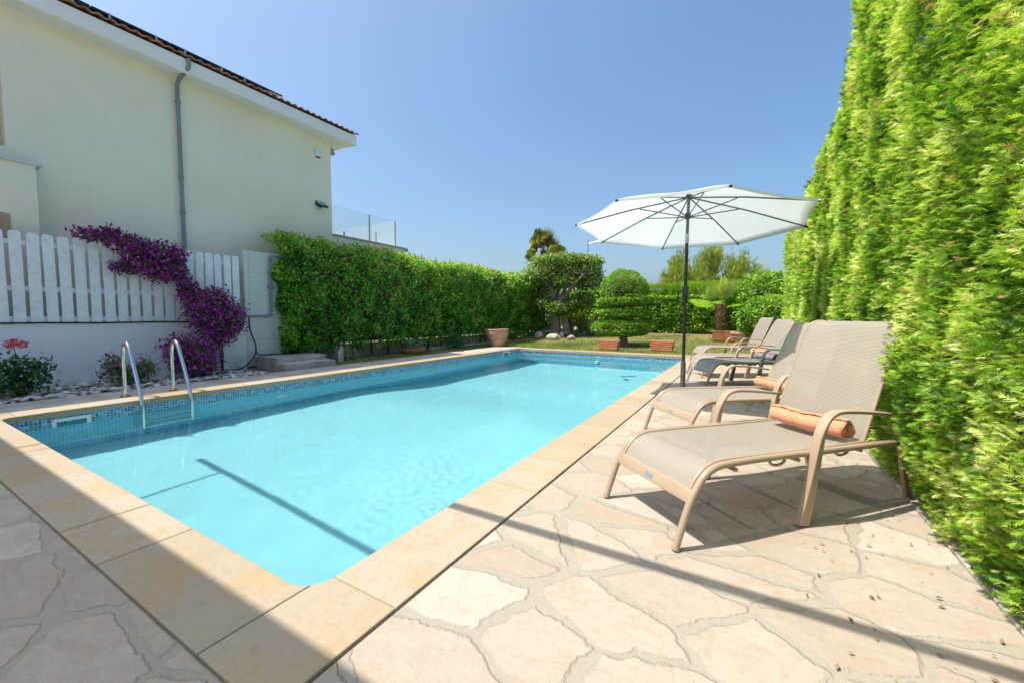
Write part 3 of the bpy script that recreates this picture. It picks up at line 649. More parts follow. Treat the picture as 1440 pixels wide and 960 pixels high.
def can(u, v):
    a = PH+v*2*math.pi; k = (v*8) % 1; ch = math.cos(math.pi/8)/math.cos((k-.5)*math.pi/4)  # straight edge between tips
    scal = 1-.025*math.sin(math.pi*k)*u; r = RT*u*(1+(ch-1))*scal; sag = -.025*math.sin(math.pi*k)*math.sin(math.pi*min(1, u*.95))*u
    h = .371*(1-u)+.030*math.sin(math.pi*u)
    p = cc+(e1*math.cos(a)+e2*math.sin(a))*r+nn*(h+sag+.004); return tuple(p)
b.grid(can, NR, NS); cano = b.build('canopy', M['canopy'], um, smooth=True, sharp=70)
md = cano.modifiers.new('thick', 'SOLIDIFY'); md.thickness = .0012
b = MB()
for k in range(8):
    a0, a1 = PH+k*math.pi/4, PH+(k+1)*math.pi/4; n = 8
    pts = [Vector(can(1, (k+j/n)/8)) for j in range(n+1)]
    b.grid(lambda u, v: tuple(pts[int(round(v*n))]-nn*(.028*u)), 1, n)
va = b.build('valance', M['canopy'], cano)

# ------------------------------------------------------------------ house
hs = empty('house', (-9.3, 6.75, 0), label='cream two storey house with tiled roof, glass balcony and grey downpipe', cat='house')
def hp(name, b, mat, parent=hs, **k):
    o = b.build(name, mat, None, **k); o.parent = parent
    o.matrix_parent_inverse = Matrix.Translation(-Vector(hs.location)) if parent is hs else Matrix.Identity(4)
    return o
HX, HY, SZ = -9.3, 6.80, 5.40
b = MB(); b.prism([(-17, 0), (HX, 0), (HX, SZ+.4), (-17, SZ+.4)], 1, 1.52, HY); b.prism([(-17, 0), (HX, 0), (HX, 3.42), (-17, 3.42)], 1, -7, 1.52); b.prism([(-17, 5.12), (HX, 5.12), (HX, SZ+.4), (-17, SZ+.4)], 1, -7, 1.52); b.prism([(-17, 3.42), (HX-.22, 3.42), (HX-.22, 5.12), (-17, 5.12)], 1, -7, 1.52)
hp('wall', b, M['cream'])
wn = MB(); wn.box((HX-.215, -2, 3.50), (HX-.19, 1.40, 5.06)); w_ = hp('window', wn, M['winglass'])
b = MB(); b.box((HX-.214, 1.38, 3.44), (HX-.15, 1.46, 5.10)); b.box((HX-.214, -2.1, 3.43), (HX-.15, 1.38, 3.50)); b.build('window_frame', M['plastic'], w_)
w_.children[0].location = -Vector(hs.location)*0
b = MB(); b.prism([(HX-.3, 0), (-9.0, 0), (-9.0, 3.16), (HX-.3, 3.16)], 1, -7, 1.735); hp('terrace_wall', b, M['cream'])
b = MB(); b.box((HX-.1, -7, 3.16), (-8.955, 1.80, 3.205)); hp('wall_coping', b, M['louvre'], bev=.006)
b = MB(); b.box((-8.999, -.6, 2.05), (-8.985, 1.462, 2.43)); hp('shutter', b, M['wood'])
# eave: soffit box and sloping tiled roof
b = MB(); b.prism([(HX-.05, SZ-.0), (-8.93, SZ-.045), (-8.90, SZ-.03), (-8.90, 5.60), (HX-.05, 5.72)], 1, -7, 7.28); b.box((-13, HY-.02, SZ-.0), (HX-.05, 7.28, 5.58)); hp('soffit', b, M['white'], bev=.012)
SL = math.tan(rad(19)); pit = .15
def roofz(x): return 5.615+(-8.86-x)*SL
V = []; F = []; ny = int((7.34+7)/pit*8); rows = [(-8.86, 0)]
for r in range(20): x0 = -8.86-.34*r; rows += [(x0, .022), (x0-.34, 0)]
for (x, dz) in rows:
    for j in range(ny+1):
        y = -7+pit/8*j; V.append((x, y, roofz(x)+dz+.038*abs(math.sin(math.pi*y/pit))**.8*(1 if dz or x == -8.86 else .8)-.0))
nr = len(rows); F = [(i*(ny+1)+j, i*(ny+1)+j+1, (i+1)*(ny+1)+j+1, (i+1)*(ny+1)+j) for i in range(nr-1) for j in range(ny)]
b = MB(); b.add(V, F); 
rt = hp('roof', b, M['tile']); s_ = rt.modifiers.new('thick', 'SOLIDIFY'); s_.thickness = .02; s_.offset = -1
b = MB(); b.prism([(-8.9, 5.56), (-15.7, roofz(-15.7)-.08), (-15.7, 5.5), (-8.95, 5.5)], 1, HY-.1, 7.27); b.prism([(-15.7, 5.5), (-15.7, roofz(-15.7)-.05), (-22, 5.5)], 1, -7, 7.27); hp('gable', b, M['white'])
for i, y in enumerate(np.arange(-5.7, 5.3, 1.02)):
    b = MB(); x0, x1 = -9.12, -10.9
    b.prism([(x0, roofz(x0)+.13), (x0, roofz(x0)+.165), (x1, roofz(x1)+.165), (x1, roofz(x1)+.13)], 1, y, y+1.0); sp_ = hp('solar_panel', b, M['panel'])
    b = MB()
    for yy in (y+.2, y+.8): b.prism([(x0+.01, roofz(x0)+.02), (x0+.01, roofz(x0)+.172), (x0-.05, roofz(x0)+.172), (x0-.05, roofz(x0)+.02)], 1, yy, yy+.025)
    b.build('mounting_clip', M['alu'], sp_)
# downpipe
PY_ = 3.62
b = MB(); b.tube(curve([(-8.87, PY_+.02, 5.60), (-8.87, PY_+.02, 5.50), (-8.93, PY_, 5.40), (-9.12, PY_-.03, 5.31), (-9.225, PY_-.03, 5.20), (-9.235, PY_-.03, 5.0), (-9.235, PY_-.03, 2.6), (-9.235, PY_-.03, .0)], 6), .033, 12); dp = hp('downpipe', b, M['pvc'], smooth=True)
for z in (4.9, 3.55, 2.9, 1.2):
    b = MB(); b.tube([(-9.235, PY_-.03, z), (-9.235, PY_-.03, z+.05)], .043, 12); b.box((-9.298, PY_-.05, z+.01), (-9.235, PY_-.01, z+.04)); b.build('bracket', M['pvc'], dp, smooth=True)
# things on the wall
b = MB(); b.box((HX, 6.36, 4.885), (HX+.055, 6.50, 5.10), bev=.01); ab = hp('alarm_box', b, M['plastic']); b = MB(); b.box((HX+.002, 6.385, 4.868), (HX+.045, 6.49, 4.884)); b.build('lamp_strip', M['black'], ab)
b = MB(); b.box((HX, 6.40, 3.68), (HX+.05, 6.50, 3.78)); b.prism([(HX+.02, 3.70), (HX+.16, 3.66), (HX+.17, 3.70), (HX+.03, 3.80)], 1, 6.33, 6.58); fl_ = hp('floodlight', b, M['black'], bev=.004)
b = MB(); b.prism([(HX+.02, 3.812), (HX+.175, 3.705), (HX+.178, 3.71), (HX+.023, 3.818)], 1, 6.33, 6.58); b.build('solar_cell', M['badge'], fl_)
b = MB(); b.box((HX-.35, HY, 5.12), (HX-.08, HY+.16, 5.28), bev=.01); b.tube([(HX-.2, HY+.16, 5.2), (HX-.2, HY+.24, 5.2)], .05, 12); hp('wall_speaker', b, M['concrete'])
b = MB(); b.box((-13, HY, 2.66), (HX+.0, 9.30, 3.06)); bal = hp('balcony', b, M['cream'], bev=.01)
b = MB(); b.box((-13, HY, 3.06), (HX+.03, 9.34, 3.105)); b.build('edge_trim', M['beigewall'], bal, bev=.008)
for y0, y1 in ((HY+.03, 8.02), (8.06, 8.98)):
    b = MB(); b.box((HX-.075, y0, 3.13), (HX-.063, y1, 3.86)); b.build('glass_panel', M['glasspane'], bal)
b = MB(); b.box((-12.8, 9.0, 3.13), (HX-.08, 9.012, 3.86)); b.build('glass_panel', M['glasspane'], bal)
for (x, y, h) in ((-9.365, 8.04, .74), (-9.37, 9.005, .74), (-10.2, 9.006, .5), (-9.365, 7.2, .12)):
    b = MB(); b.box((x-.018, y-.014, 3.105), (x+.018, y+.014, 3.105+h)); b.build('rail_post', M['alu'], bal)
b = MB(); b.lathe([(.0, 0), (.05, 0), (.06, .04), (.05, .09), (0, .1)], (HX+.05, 9.33, 2.98), 12); b.build('bulkhead_lamp', M['pvc'], bal, smooth=True)
for z_, y_ in ((2.9, 1.0),): pass

# ------------------------------------------------------------------ white wall, picket fence, shower
FX = -8.6
gw = MB(); gw.box((FX-.2, -6, -.05), (FX, 4.30, .90)); gw.build('garden_wall', M['wwall'], bev=.01, label='low white rendered wall under the picket fence', cat='wall')
pf_ = empty('picket_fence', (FX, 0, .9), label='white painted picket fence standing on the low white wall', cat='fence')
pk = []
y = -5.9
while y < 4.24:
    w = .115+random.uniform(-.005, .005); zt = 2.155-.90+random.uniform(-.012, .012); lean = random.uniform(-.009, .009)
    pts = [(y-w/2, .012), (y+w/2, .012), (y+w/2+lean, zt-.035), (y+w/2-.014+lean, zt-.008), (y+w/2-.03+lean, zt), (y-w/2+.03+lean, zt), (y-w/2+.014+lean, zt-.008), (y-w/2+lean, zt-.035)]
    b = MB(); b.prism(pts, 0, -.075+random.uniform(0, .004), -.05); b.build('picket', M['picket'], pf_, bev=.003)
    y += .153+random.uniform(-.004, .004)
for z in (.06, .48, 1.11):
    b = MB(); b.box((-.118, -5.95, z-.035), (-.079, 4.26, z+.035)); b.build('rail', M['picket'], pf_, bev=.003)
for y in (-4.5, -2.2, .1, 2.35, 4.2):
    b = MB(); b.box((-.185, y-.035, 0.003), (-.12, y+.035, 1.15)); b.build('post', M['picket'], pf_, bev=.003)
b = MB(); b.tube([(FX+.016, y, .905+.004*math.sin(y*5)) for y in np.arange(-5.9, 3.4, .3)], .012, 8); ip = b.build('irrigation_pipe', M['black'], smooth=True, label='thin black pipe clipped along the top of the white wall', cat='pipe')
sh = empty('outdoor_shower', (-8.66, 4.83, 0), label='grey pipe shower on a pale tiled wall panel', cat='shower')
b = MB(); b.box((-.16, -.49, 0), (-.02, .36, 2.30)); b.build('wall_panel', M['stile'], sh, bev=.006)
b = MB(); b.tube(curve([(.04, -.46, 1.0), (.04, -.1, 1.0), (.04, -.02, 1.03), (.04, -.01, 1.15), (.04, -.005, 1.6), (.04, -.005, 2.14), (.045, .02, 2.225), (.06, .1, 2.245), (.08, .24, 2.235)], 5), .021, 10); pp = b.build('pipe', M['pvc'], sh, smooth=True)
b = MB(); b.lathe([(.0, 0), (.055, 0), (.06, .012), (.02, .035), (.015, .06), (0, .06)], (.08, .27, 2.17), 16); b.build('shower_head', M['alu'], sh, smooth=True)
b = MB(); b.tube([(.04, -.07, 1.60), (.04, .05, 1.60)], .026, 10); b.tube([(.04, -.07, 1.6), (.10, -.07, 1.6)], .012, 8); b.build('valve', M['pvc'], sh, smooth=True)
b = MB(); b.tube([(.04, .0, 1.06), (.09, .06, 1.075), (.12, .06, 1.04)], .016, 8); b.lathe([(.0, 0), (.03, 0), (.03, .02), (0, .02)], (.07, .03, 1.10), 10); b.build('tap', M['steel'], sh, smooth=True)
for z in (.35, .8, 1.9): 
    b = MB(); b.box((-.021, -.03, z), (.03, .02, z+.03)); b.build('clip', M['pvc'], sh) if z > 1 else None
def rough_block(name, a, c, seed, n=10):
    bm = bmesh.new(); bmesh.ops.create_cube(bm, size=1); bmesh.ops.subdivide_edges(bm, edges=bm.edges[:], cuts=n, use_grid_fill=True)
    for v in bm.verts:
        p = Vector([a[i]+(v.co[i]+.5)*(c[i]-a[i]) for i in range(3)]); d = mnoise.noise_vector(p*7+Vector((seed, 0, 0)))*.014+mnoise.noise_vector(p*23)*.007; v.co = p+d
    b = MB(); bm.verts.index_update(); b.add([v.co for v in bm.verts], [[v.index for v in f.verts] for f in bm.faces]); bm.free(); return b
st = empty('stone_steps', (-7.9, 4.9, 0), label='two rough stone steps below the shower panel', cat='steps')
for nm, a, c, s in (('upper_step', (-.74, -.42, -.05), (.02, .62, .20), 3), ('lower_step', (.02, -.42, -.05), (.36, .62, .105), 9)):
    rough_block(nm, a, c, s).build(nm, M['concrete'], st, smooth=True, sharp=35)
b = MB(); b.tube(curve([(-8.42, 4.27, 1.0), (-8.42, 4.28, .75), (-8.38, 4.36, .42), (-8.35, 4.3, .22), (-8.30, 4.12, .06), (-8.2, 3.9, .02), (-8.0, 3.5, .02), (-7.9, 3.1, .03)], 6), .014, 8)
b.tube(curve([(-8.36, 4.34, .38), (-8.5, 4.48, .24), (-8.55, 4.8, .225), (-8.5, 5.15, .225), (-8.45, 5.4, .32)], 6), .012, 8); b.build('garden_hose', M['black'], smooth=True, label='black hose hanging by the shower panel and running into the pebbles', cat='hose')

# pebble bed
n = 1500; P = np.stack([RNG.uniform(-8.58, -7.44, n), RNG.uniform(-1.5, 4.05, n), RNG.uniform(-.012, .02, n)], 1)
bm = bmesh.new(); bmesh.ops.create_icosphere(bm, subdivisions=2, radius=1); bm.verts.index_update()
ICV = np.array([v.co[:] for v in bm.verts]); ICF = np.array([[v.index for v in f.verts] for f in bm.faces]); bm.free()
an = RNG.uniform(0, 6.28, n); stt = np.stack([RNG.uniform(.8, 1.5, n), RNG.uniform(.6, 1.1, n), RNG.uniform(.35, .6, n)], 1)
scatter('pebbles', ICV, ICF, P, np.stack([np.cos(an), np.sin(an), RNG.normal(0, .15, n)], 1), np.tile([0, 0, 1.], (n, 1)), RNG.uniform(.018, .05, n), RNG.uniform(0, 1, n), M['pebble'], smooth=True, stretch=stt, kind='stuff')

# ------------------------------------------------------------------ planting helpers
def stems(b, base, tops, r0=.012, bend=.15, n=6, seed=0):
    rr = random.Random(seed)
    for t in tops:
        p0 = Vector(base); p1 = Vector(t); m = p0.lerp(p1, .5)+Vector((rr.uniform(-1, 1), rr.uniform(-1, 1), rr.uniform(0, .6)))*bend*(p1-p0).length
        b.tube(curve([p0, m, p1], n), [r0*(1-.75*i/(2*n)) for i in range(2*n+1)], 6)
def cloud(blobs, n, shell=.6, lump=.3, seed=0, ls=2.4):
    vol = np.array([r[0]*r[1]+r[1]*r[2]+r[0]*r[2] for _, r in blobs]); k = (n*vol/vol.sum()).astype(int)+1; A = []; B = []
    for i, ((c, r), m) in enumerate(zip(blobs, k)):
        p, q = blob(c, r, int(m), shell, lump, ls, seed+i); A.append(p); B.append(q)
    return np.concatenate(A), np.concatenate(B)
def bougainvillea(label, base, blobs, nb, nl, seed, droop=.0):
    t = empty('bougainvillea', base, label=label, cat='shrub', group='bougainvillea along the white wall')
    bl = [(tuple(Vector(c)-Vector(base)), r) for c, r in blobs]
    P, N_ = cloud(bl, nb, .55, .35, seed, 3.5)
    cl = fbm(P, 9, seed); keep = cl > -.3-.25*RNG.uniform(0, 1, len(P)); P, N_, cl = P[keep], N_[keep], cl[keep]
    leaves('bracts', P, N_, .050, M['bract'], t, 1.0, .1, (BR_V, LEAF4_F), tn=np.clip(cl+.4, 0, 1), kind='stuff')
    P, N_ = cloud(bl, nl, .75, .4, seed+5, 3.5); leaves('leaves', P, N_, .05, M['bougleaf'], t, 1.0, .1, (LEAF4_V, LEAF4_F))
    b = MB(); cs = sorted([Vector(c) for c, r in bl], key=lambda v: v.z)
    b.tube(curve([Vector((0, 0, 0)), Vector((.02, -.03, cs[0].z*.5))]+cs[:: 2], 5), [.018*(1-.6*i/40) if i < 40 else .007 for i in range(5*(1+len(cs[:: 2]))+1)], 6)
    for c, r in bl: stems(b, Vector(c)+Vector((-.05, 0, -r[2]*.2)), [Vector(c)+Vector((random.uniform(-.5, .5)*r[0], random.uniform(-.6, .6)*r[1], random.uniform(-.3, .6)*r[2])) for _ in range(3)], .007, .2, 4, seed); b.build('stem', M['twig'], t, smooth=True); return t
bougainvillea('purple bougainvillea vine sprawling over the top of the picket fence', (-8.42, 3.78, 0), [((-8.50, 2.12, 2.20), (.10, .17, .10)), ((-8.52, 2.38, 2.23), (.14, .20, .14)), ((-8.5, 2.62, 2.12), (.16, .22, .17)), ((-8.48, 2.88, 2.02), (.17, .24, .20)), ((-8.48, 3.12, 2.02), (.16, .20, .19)), ((-8.46, 2.74, 1.80), (.15, .26, .15)), ((-8.5, 2.50, 1.77), (.10, .17, .11)), ((-8.46, 2.98, 1.76), (.15, .20, .20)), ((-8.4, 3.42, 1.16), (.14, .14, .16)), ((-8.44, 3.32, 1.36), (.14, .16, .18)), ((-8.45, 3.16, 1.76), (.14, .17, .18)), ((-8.42, 3.28, 1.50), (.12, .15, .16)), ((-8.38, 3.38, 1.28), (.12, .12, .14))], 6800, 3000, 1)
bougainvillea('large round purple bougainvillea shrub at the right end of the picket fence', (-8.30, 3.72, 0), [((-8.2, 3.62, 1.02), (.34, .40, .40)), ((-8.15, 3.40, 1.10), (.26, .26, .26)), ((-8.2, 3.85, .92), (.25, .22, .32)), ((-8.12, 3.58, .72), (.24, .26, .24)), ((-8.2, 3.6, 1.34), (.2, .25, .16))], 6200, 3000, 11)
bougainvillea('low purple bougainvillea bush behind the right ladder rail', (-7.98, 3.15, 0), [((-7.95, 3.10, .42), (.26, .34, .28)), ((-7.9, 2.92, .50), (.2, .2, .18)), ((-7.92, 3.33, .30), (.2, .17, .24)), ((-7.9, 3.1, .20), (.25, .3, .16))], 3600, 2000, 21)
bougainvillea('small sprawling mostly green bougainvillea behind the left ladder rail', (-7.88, 2.3, 0), [((-7.86, 2.30, .16), (.18, .30, .14)), ((-7.9, 2.14, .30), (.12, .12, .16)), ((-7.85, 2.47, .24), (.12, .12, .14))], 260, 1500, 31)
# rose
rs = empty('rose_bush', (-7.85, 1.25, 0), label='leafy green rose bush with one pink bloom beside the white wall', cat='shrub')
bl = [((0, .15, .30), (.16, .17, .22)), ((0, -.05, .34), (.16, .16, .24)), ((.02, -.25, .25), (.15, .2, .2)), ((0, .0, .14), (.16, .25, .12))]
P, N_ = cloud(bl, 1500, .8, .4, 3, 3.5); leaves('leaves', P, N_, .058, M['roseleaf'], rs, .9, .1, tn=np.clip(fbm(P, 4, 4)+.4, 0, 1))
b = MB(); stems(b, (0, 0, 0), [Vector(c)+Vector((0, 0, .1)) for c, r in bl]+[Vector((.02, -.02, .64))], .009, .12, 5, 3); b.build('stem', M['twig'], rs, smooth=True)
P, N_ = blob((.02, -.025, .665), (.055, .065, .04), 90, .8, .1); leaves('bloom', P, N_, .045, M['rosepink'], rs, .5, .3, (BR_V, LEAF4_F))
P, N_ = blob((.02, .05, .655), (.03, .04, .025), 40, .8, .1); leaves('bloom', P, N_, .04, M['rosepink'], rs, .5, .3, (BR_V, LEAF4_F))

# ------------------------------------------------------------------ left hedge
lh = empty('hedge', (-8.75, 5.1, 0), label='long glossy green hedge left of the pool with reddish shoots on top', cat='hedge')
H0 = Vector((-8.75, 5.1, 0))
def lh_front(y, z):  # front face x
    e = np.clip((y-4.85)/.55, 0, 1); bul = .10*np.sin(np.clip(z, 0, 2.8)/2.8*math.pi); top = np.clip((z-2.25)/.6, 0, 1)**2*.28; low = np.clip((.5-z)/.5, 0, 1)*.2
    return -8.36+bul-top-low-(1-np.sqrt(1-(1-e)**2))*.22
n = 44000; y = 5.02+RNG.uniform(0, 1, n)**1.18*13.2; z = .20+RNG.uniform(0, 1, n)*2.42
ztop = 2.69+.05*np.sin(y*1.7)+.03*np.sin(y*4.3+1); z = .18+(z-.18)/2.44*(ztop-.18)
P = np.stack([np.zeros(n), y, z], 1); lump = fbm(P, 1.9, 1)*.19+fbm(P, 5.0, 2)*.11; dep = RNG.uniform(0, 1, n)**1.7*.30
P[:, 0] = lh_front(y, z)+lump-dep; N_ = np.tile([1., 0, .15], (n, 1)); N_[:, 1] -= np.clip((5.5-y)/.6, 0, 1)*1.2; P[:, 2] += np.clip(.5-z, 0, 1)*fbm(P, 3, 5)*.3
nt = 9000; yt = 4.9+RNG.uniform(0, 1, nt)**1.2*13.2; Pt = np.stack([RNG.uniform(-9.15, -8.42, nt), yt, 2.68+.05*np.sin(yt*1.7)], 1); Pt[:, 2] += fbm(Pt, 2.2, 3)*.17+RNG.uniform(-.15, .06, nt)
P = np.concatenate([P, Pt]); N_ = np.concatenate([unit(N_), np.tile([.1, 0, 1.], (nt, 1))]); far = np.clip((P[:, 1]-5)/12, 0, 1)
ne = 5200; Pe = np.stack([-8.74+RNG.uniform(0, 1, ne)*.36, np.zeros(ne), .25+RNG.uniform(0, 1, ne)*2.36], 1); Pe[:, 1] = 5.06+RNG.uniform(0, 1, ne)**1.6*.3+fbm(Pe, 2.2, 11)*.16+fbm(Pe, 5, 12)*.08-.10*np.sin(np.clip(Pe[:, 2]/2.6, 0, 1)*3.1)
P = np.concatenate([P, Pe]); N_ = np.concatenate([N_, np.tile([.3, -1., .15], (ne, 1))]); far = np.concatenate([far, np.zeros(ne)])
hl = fbm(P, 4.0, 21); kp = (hl > -.22) | (RNG.uniform(0, 1, len(P)) < .3); P, N_, far = P[kp], N_[kp], far[kp]
tn = np.clip(fbm(P, 3.1, 9)+.42+np.clip((P[:, 2]-2.0)/.6, 0, 1)*.5, 0, 1)  # tint lightens toward the top, imitating sun on the upper leaves
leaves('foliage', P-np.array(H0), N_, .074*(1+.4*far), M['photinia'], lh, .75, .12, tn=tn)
n = 3000; y = 5.05+RNG.uniform(0, 1, n)**1.15*13; P = np.stack([RNG.uniform(-9.05, -8.35, n), y, 2.66+.05*np.sin(y*1.7)+np.minimum(RNG.exponential(.04, n), .14)], 1); k = int(n*.4); P[:k, 2] = RNG.uniform(1.4, 2.6, k); P[:k, 0] = lh_front(P[:k, 1], P[:k, 2])+.04
leaves('new_shoots', P-np.array(H0), np.tile([.2, 0, 1.], (n, 1)), .062, M['newred'], lh, .5, .5)
b = MB(); b.grid(lambda u, v: (-8.80+.06*math.sin(v*40)-.0, 5.2+13*v, .35+2.22*u), 4, 40); b.grid(lambda u, v: (-8.74-.35*u, 5.2+13*v, 2.57), 2, 10)
o = b.build('inner_twigs', M['twig'], lh); o.data.transform(Matrix.Translation(-H0))
for i, y in enumerate(np.arange(5.3, 17.8, .55)):
    b = MB(); x = -8.72+.1*math.sin(i*3.1); b.tube([(x, y, 0), (x+.02, y+.05*math.sin(i), .3), (x+.05*math.cos(i), y, .8)], [.03, .024, .018], 7); o = b.build('trunk', M['twig'], lh, smooth=True); o.data.transform(Matrix.Translation(-H0))
rough_block('kerb', (-8.98, 5.75, -.05), (-8.84, 18, .30), 4, 14).build('low_block_wall', M['concrete'], smooth=True, label='low pale block wall under the left hedge', cat='wall')
rough_block('kerb', (-8.42, 9.4, -.05), (-8.30, 13.4, .07), 8, 12).build('stone_edging', M['concrete'], smooth=True, label='pale stone edging strip in front of the left hedge', cat='edging')

# ------------------------------------------------------------------ right cypress hedge
TPL = [spray_template(i, 5+i % 5, .062+.012*(i % 3)) for i in range(7)]
def cyp_face(P):
    y, z = P[:, 1], P[:, 2]
    x = .87-.17*np.clip(z/.7, 0, 1)**.7+fbm(P, .9, 4)*.03+fbm(P, 2.3, 6)*.035+fbm(P, 5.5, 8)*.05-.015
    return x-.012*np.clip(z-1.5, 0, 3)
def cypress(label, y0, y1, top, n_near, seed, size=.047, grow=.055, ends=True):
    base = (1.35, (y0+y1)/2, 0); t = empty('hedge', base, label=label, cat='hedge', group='tall cypress hedge along the right side')
    n = n_near; y = RNG.uniform(y0, y1, n); ztp = top(y); z = .02+(RNG.uniform(0, 1, n))*ztp; P = np.stack([np.zeros(n), y, z], 1)
    e = np.minimum((y-y0), (y1-y)); rnd = .30*(1-np.sqrt(np.clip(1-(1-np.clip(e/.35, 0, 1))**2, 0, 1))) if ends else 0
    dep = RNG.uniform(0, 1, n)**1.5*.18; P[:, 0] = cyp_face(P)+rnd+dep+np.clip((z-ztp+.25)/.25, 0, 1)**2*.15
    D = np.stack([-np.ones(n)*.75, RNG.normal(-.15, .55, n), RNG.normal(.08, .42, n)], 1); 
    if ends: D[:, 1] += np.where(y-y0 < .3, -.7, 0)+np.where(y1-y < .3, .7, 0)
    D[:, 2] += np.clip((z-ztp+.2)/.2, 0, 1)*.7
    nt = int(n*.06); yt = RNG.uniform(y0, y1, nt); Pt = np.stack([RNG.uniform(.75, 2.1, nt), yt, top(yt)+RNG.uniform(-.15, .04, nt)], 1); Dt = np.stack([RNG.normal(-.2, .4, nt), RNG.normal(0, .4, nt), np.ones(nt)], 1)
    P = np.concatenate([P, Pt]); D = np.concatenate([D, Dt]); Zh = unit(rdir(len(P))*.55+np.array([-.35, -.1, .85]))
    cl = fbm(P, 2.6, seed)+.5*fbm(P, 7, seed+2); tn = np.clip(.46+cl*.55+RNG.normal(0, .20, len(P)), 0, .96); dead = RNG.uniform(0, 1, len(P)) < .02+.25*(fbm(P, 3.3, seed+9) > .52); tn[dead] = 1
    tn -= np.concatenate([dep*.8, np.zeros(nt)])  # lower tint deeper into the foliage
    sc = size*RNG.uniform(.55, 1.25, len(P))*(1+grow*np.clip(P[:, 1]-2, 0, 20)*3)
    hole = fbm(P, 4.2, seed+5); kp = (hole > -.44) | (RNG.uniform(0, 1, len(P)) < .3); P, D, Zh, tn, sc = P[kp], D[kp], Zh[kp], tn[kp], sc[kp]
    idx = RNG.integers(0, 7, len(P))
    for q in range(7):
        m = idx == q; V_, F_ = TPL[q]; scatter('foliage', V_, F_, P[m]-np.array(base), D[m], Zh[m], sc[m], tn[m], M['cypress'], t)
    b = MB(); ny_ = 24
    b.grid(lambda u, v: (1.14+.05*math.sin(v*31)+.04*math.sin(u*17), y0+.2+(y1-y0-.4)*v, max(0, float(top(np.array([y0+(y1-y0)*v]))[0])-.2)*u), 8, ny_)
    b.grid(lambda u, v: (1.14+.9*u, y0+.2+(y1-y0-.4)*v, float(top(np.array([y0+(y1-y0)*v]))[0])-.2), 2, ny_)
    b.grid(lambda u, v: (1.14+.9*u, y0+.2, v*(float(top(np.array([y0]))[0])-.2)), 2, 6); b.grid(lambda u, v: (1.14+.9*u, y1-.2, v*(float(top(np.array([y1]))[0])-.2)), 2, 6)
    b.grid(lambda u, v: (2.04, y0+.2+(y1-y0-.4)*v, u*(float(top(np.array([y0+(y1-y0)*v]))[0])-.2)), 2, ny_)
    o = b.build('inner_twigs', M['twig'], t); o.data.transform(Matrix.Translation(-Vector(base)))
    for y in np.arange(y0+.4, y1, .8):
        b = MB(); b.tube([(1.3, y, 0), (1.32, y+.03, 1), (1.3, y, 2.6)], [.06, .05, .02], 8); o = b.build('trunk', M['bark'], t, smooth=True); o.data.transform(Matrix.Translation(-Vector(base)))
    return t
def top1(y): return 3.12+.05*np.sin(y*2.1)+.04*np.sin(y*5)+np.clip((5.0-y)/.7, 0, 1)*.75
def top2(y): return 3.02-.035*(y-6.5)+.05*np.sin(y*2.6)+.03*np.sin(y*6)
cypress('tall feathery cypress hedge filling the right edge, nearest the camera', 1.0, 6.55, top1, 160000, 3)
cypress('farther clipped cypress hedge block beyond the dark gap, behind the parasol edge', 6.72, 11.5, top2, 30000, 8, .075, .025)

# ------------------------------------------------------------------ far garden
def potted(name, label, cat, loc, rz=0): return empty(name, loc, rz, label=label, cat=cat)
def trough(loc, w, h, dpt, label, group=None):
    t = empty('planter', loc, 0, label=label, cat='planter'); 
    if group: t['group'] = group
    b = MB(); f = .86
    def ring(z, k, ins=0): return [(-w/2*k+ins, -dpt/2*k+ins, z), (w/2*k-ins, -dpt/2*k+ins, z), (w/2*k-ins, dpt/2*k-ins, z), (-w/2*k+ins, dpt/2*k-ins, z)]
    R = [ring(0, f), ring(h*.82, .97), ring(h*.84, 1.04), ring(h, 1.05), ring(h, 1.05, .03), ring(h-.05, 1.0, .035)]
    V = [p for r in R for p in r]; F = [(3, 2, 1, 0)]+[(i*4+k, i*4+(k+1) % 4, i*4+4+(k+1) % 4, i*4+4+k) for i in range(len(R)-1) for k in range(4)]; b.add(V, F)
    for i in range(9):  # basket-weave relief on the front
        for j in range(4):
            x = (-.42+.105*i+(.05 if j % 2 else 0))*w*.93; z = .03+j*h*.19; yy = -dpt/2*(f+(.97-f)*(z+h*.07)/(h*.82))
            if abs(x) < w*.43: b.box((x-.028*w/.5, yy-.012, z), (x+.028*w/.5, yy+.004, z+h*.13))
    b.build('box', M['terra'], t, bev=.006)
    b = MB(); b.box((-w*.45, -dpt*.42, h-.06), (w*.45, dpt*.42, h-.045)); b.build('soil_fill', M['soil'], t); return t
trough((-3.735, 12.28, 0), .62, .30, .28, 'left terracotta trough planter at the far pool edge', 'terracotta troughs at the far pool edge'); trough((-2.27, 12.72, 0), .68, .31, .28, 'right terracotta trough planter on the grass near the parasol pole', 'terracotta troughs at the far pool edge')
b = MB(); b.lathe([(.0, 0), (.215, 0), (.22, .02), (.26, .12), (.33, .27), (.375, .40), (.385, .47), (.375, .53), (.395, .545), (.39, .575), (.35, .575), (.335, .5), (0, .5)], n=32)
for z in (.24, .40): b.lathe([(.30+.2*(z-.2), z), (.335+.17*(z-.2), z+.012), (.305+.2*(z-.2), z+.025)], n=32)
o = b.build('terracotta_pot', M['terra2'], smooth=True, sharp=50, label='large empty terracotta urn by the far left pool corner', cat='pot'); o.location = (-7.44, 11.72, 0)
bw = empty('terracotta_bowl', (-7.95, 8.25, 0), label='wide shallow terracotta bowl with blue green succulents', cat='pot')
b = MB(); b.lathe([(.0, 0), (.20, 0), (.30, .07), (.345, .13), (.35, .15), (.32, .15), (.29, .11), (0, .11)], n=28); b.build('bowl', M['terra'], bw, smooth=True, sharp=50)
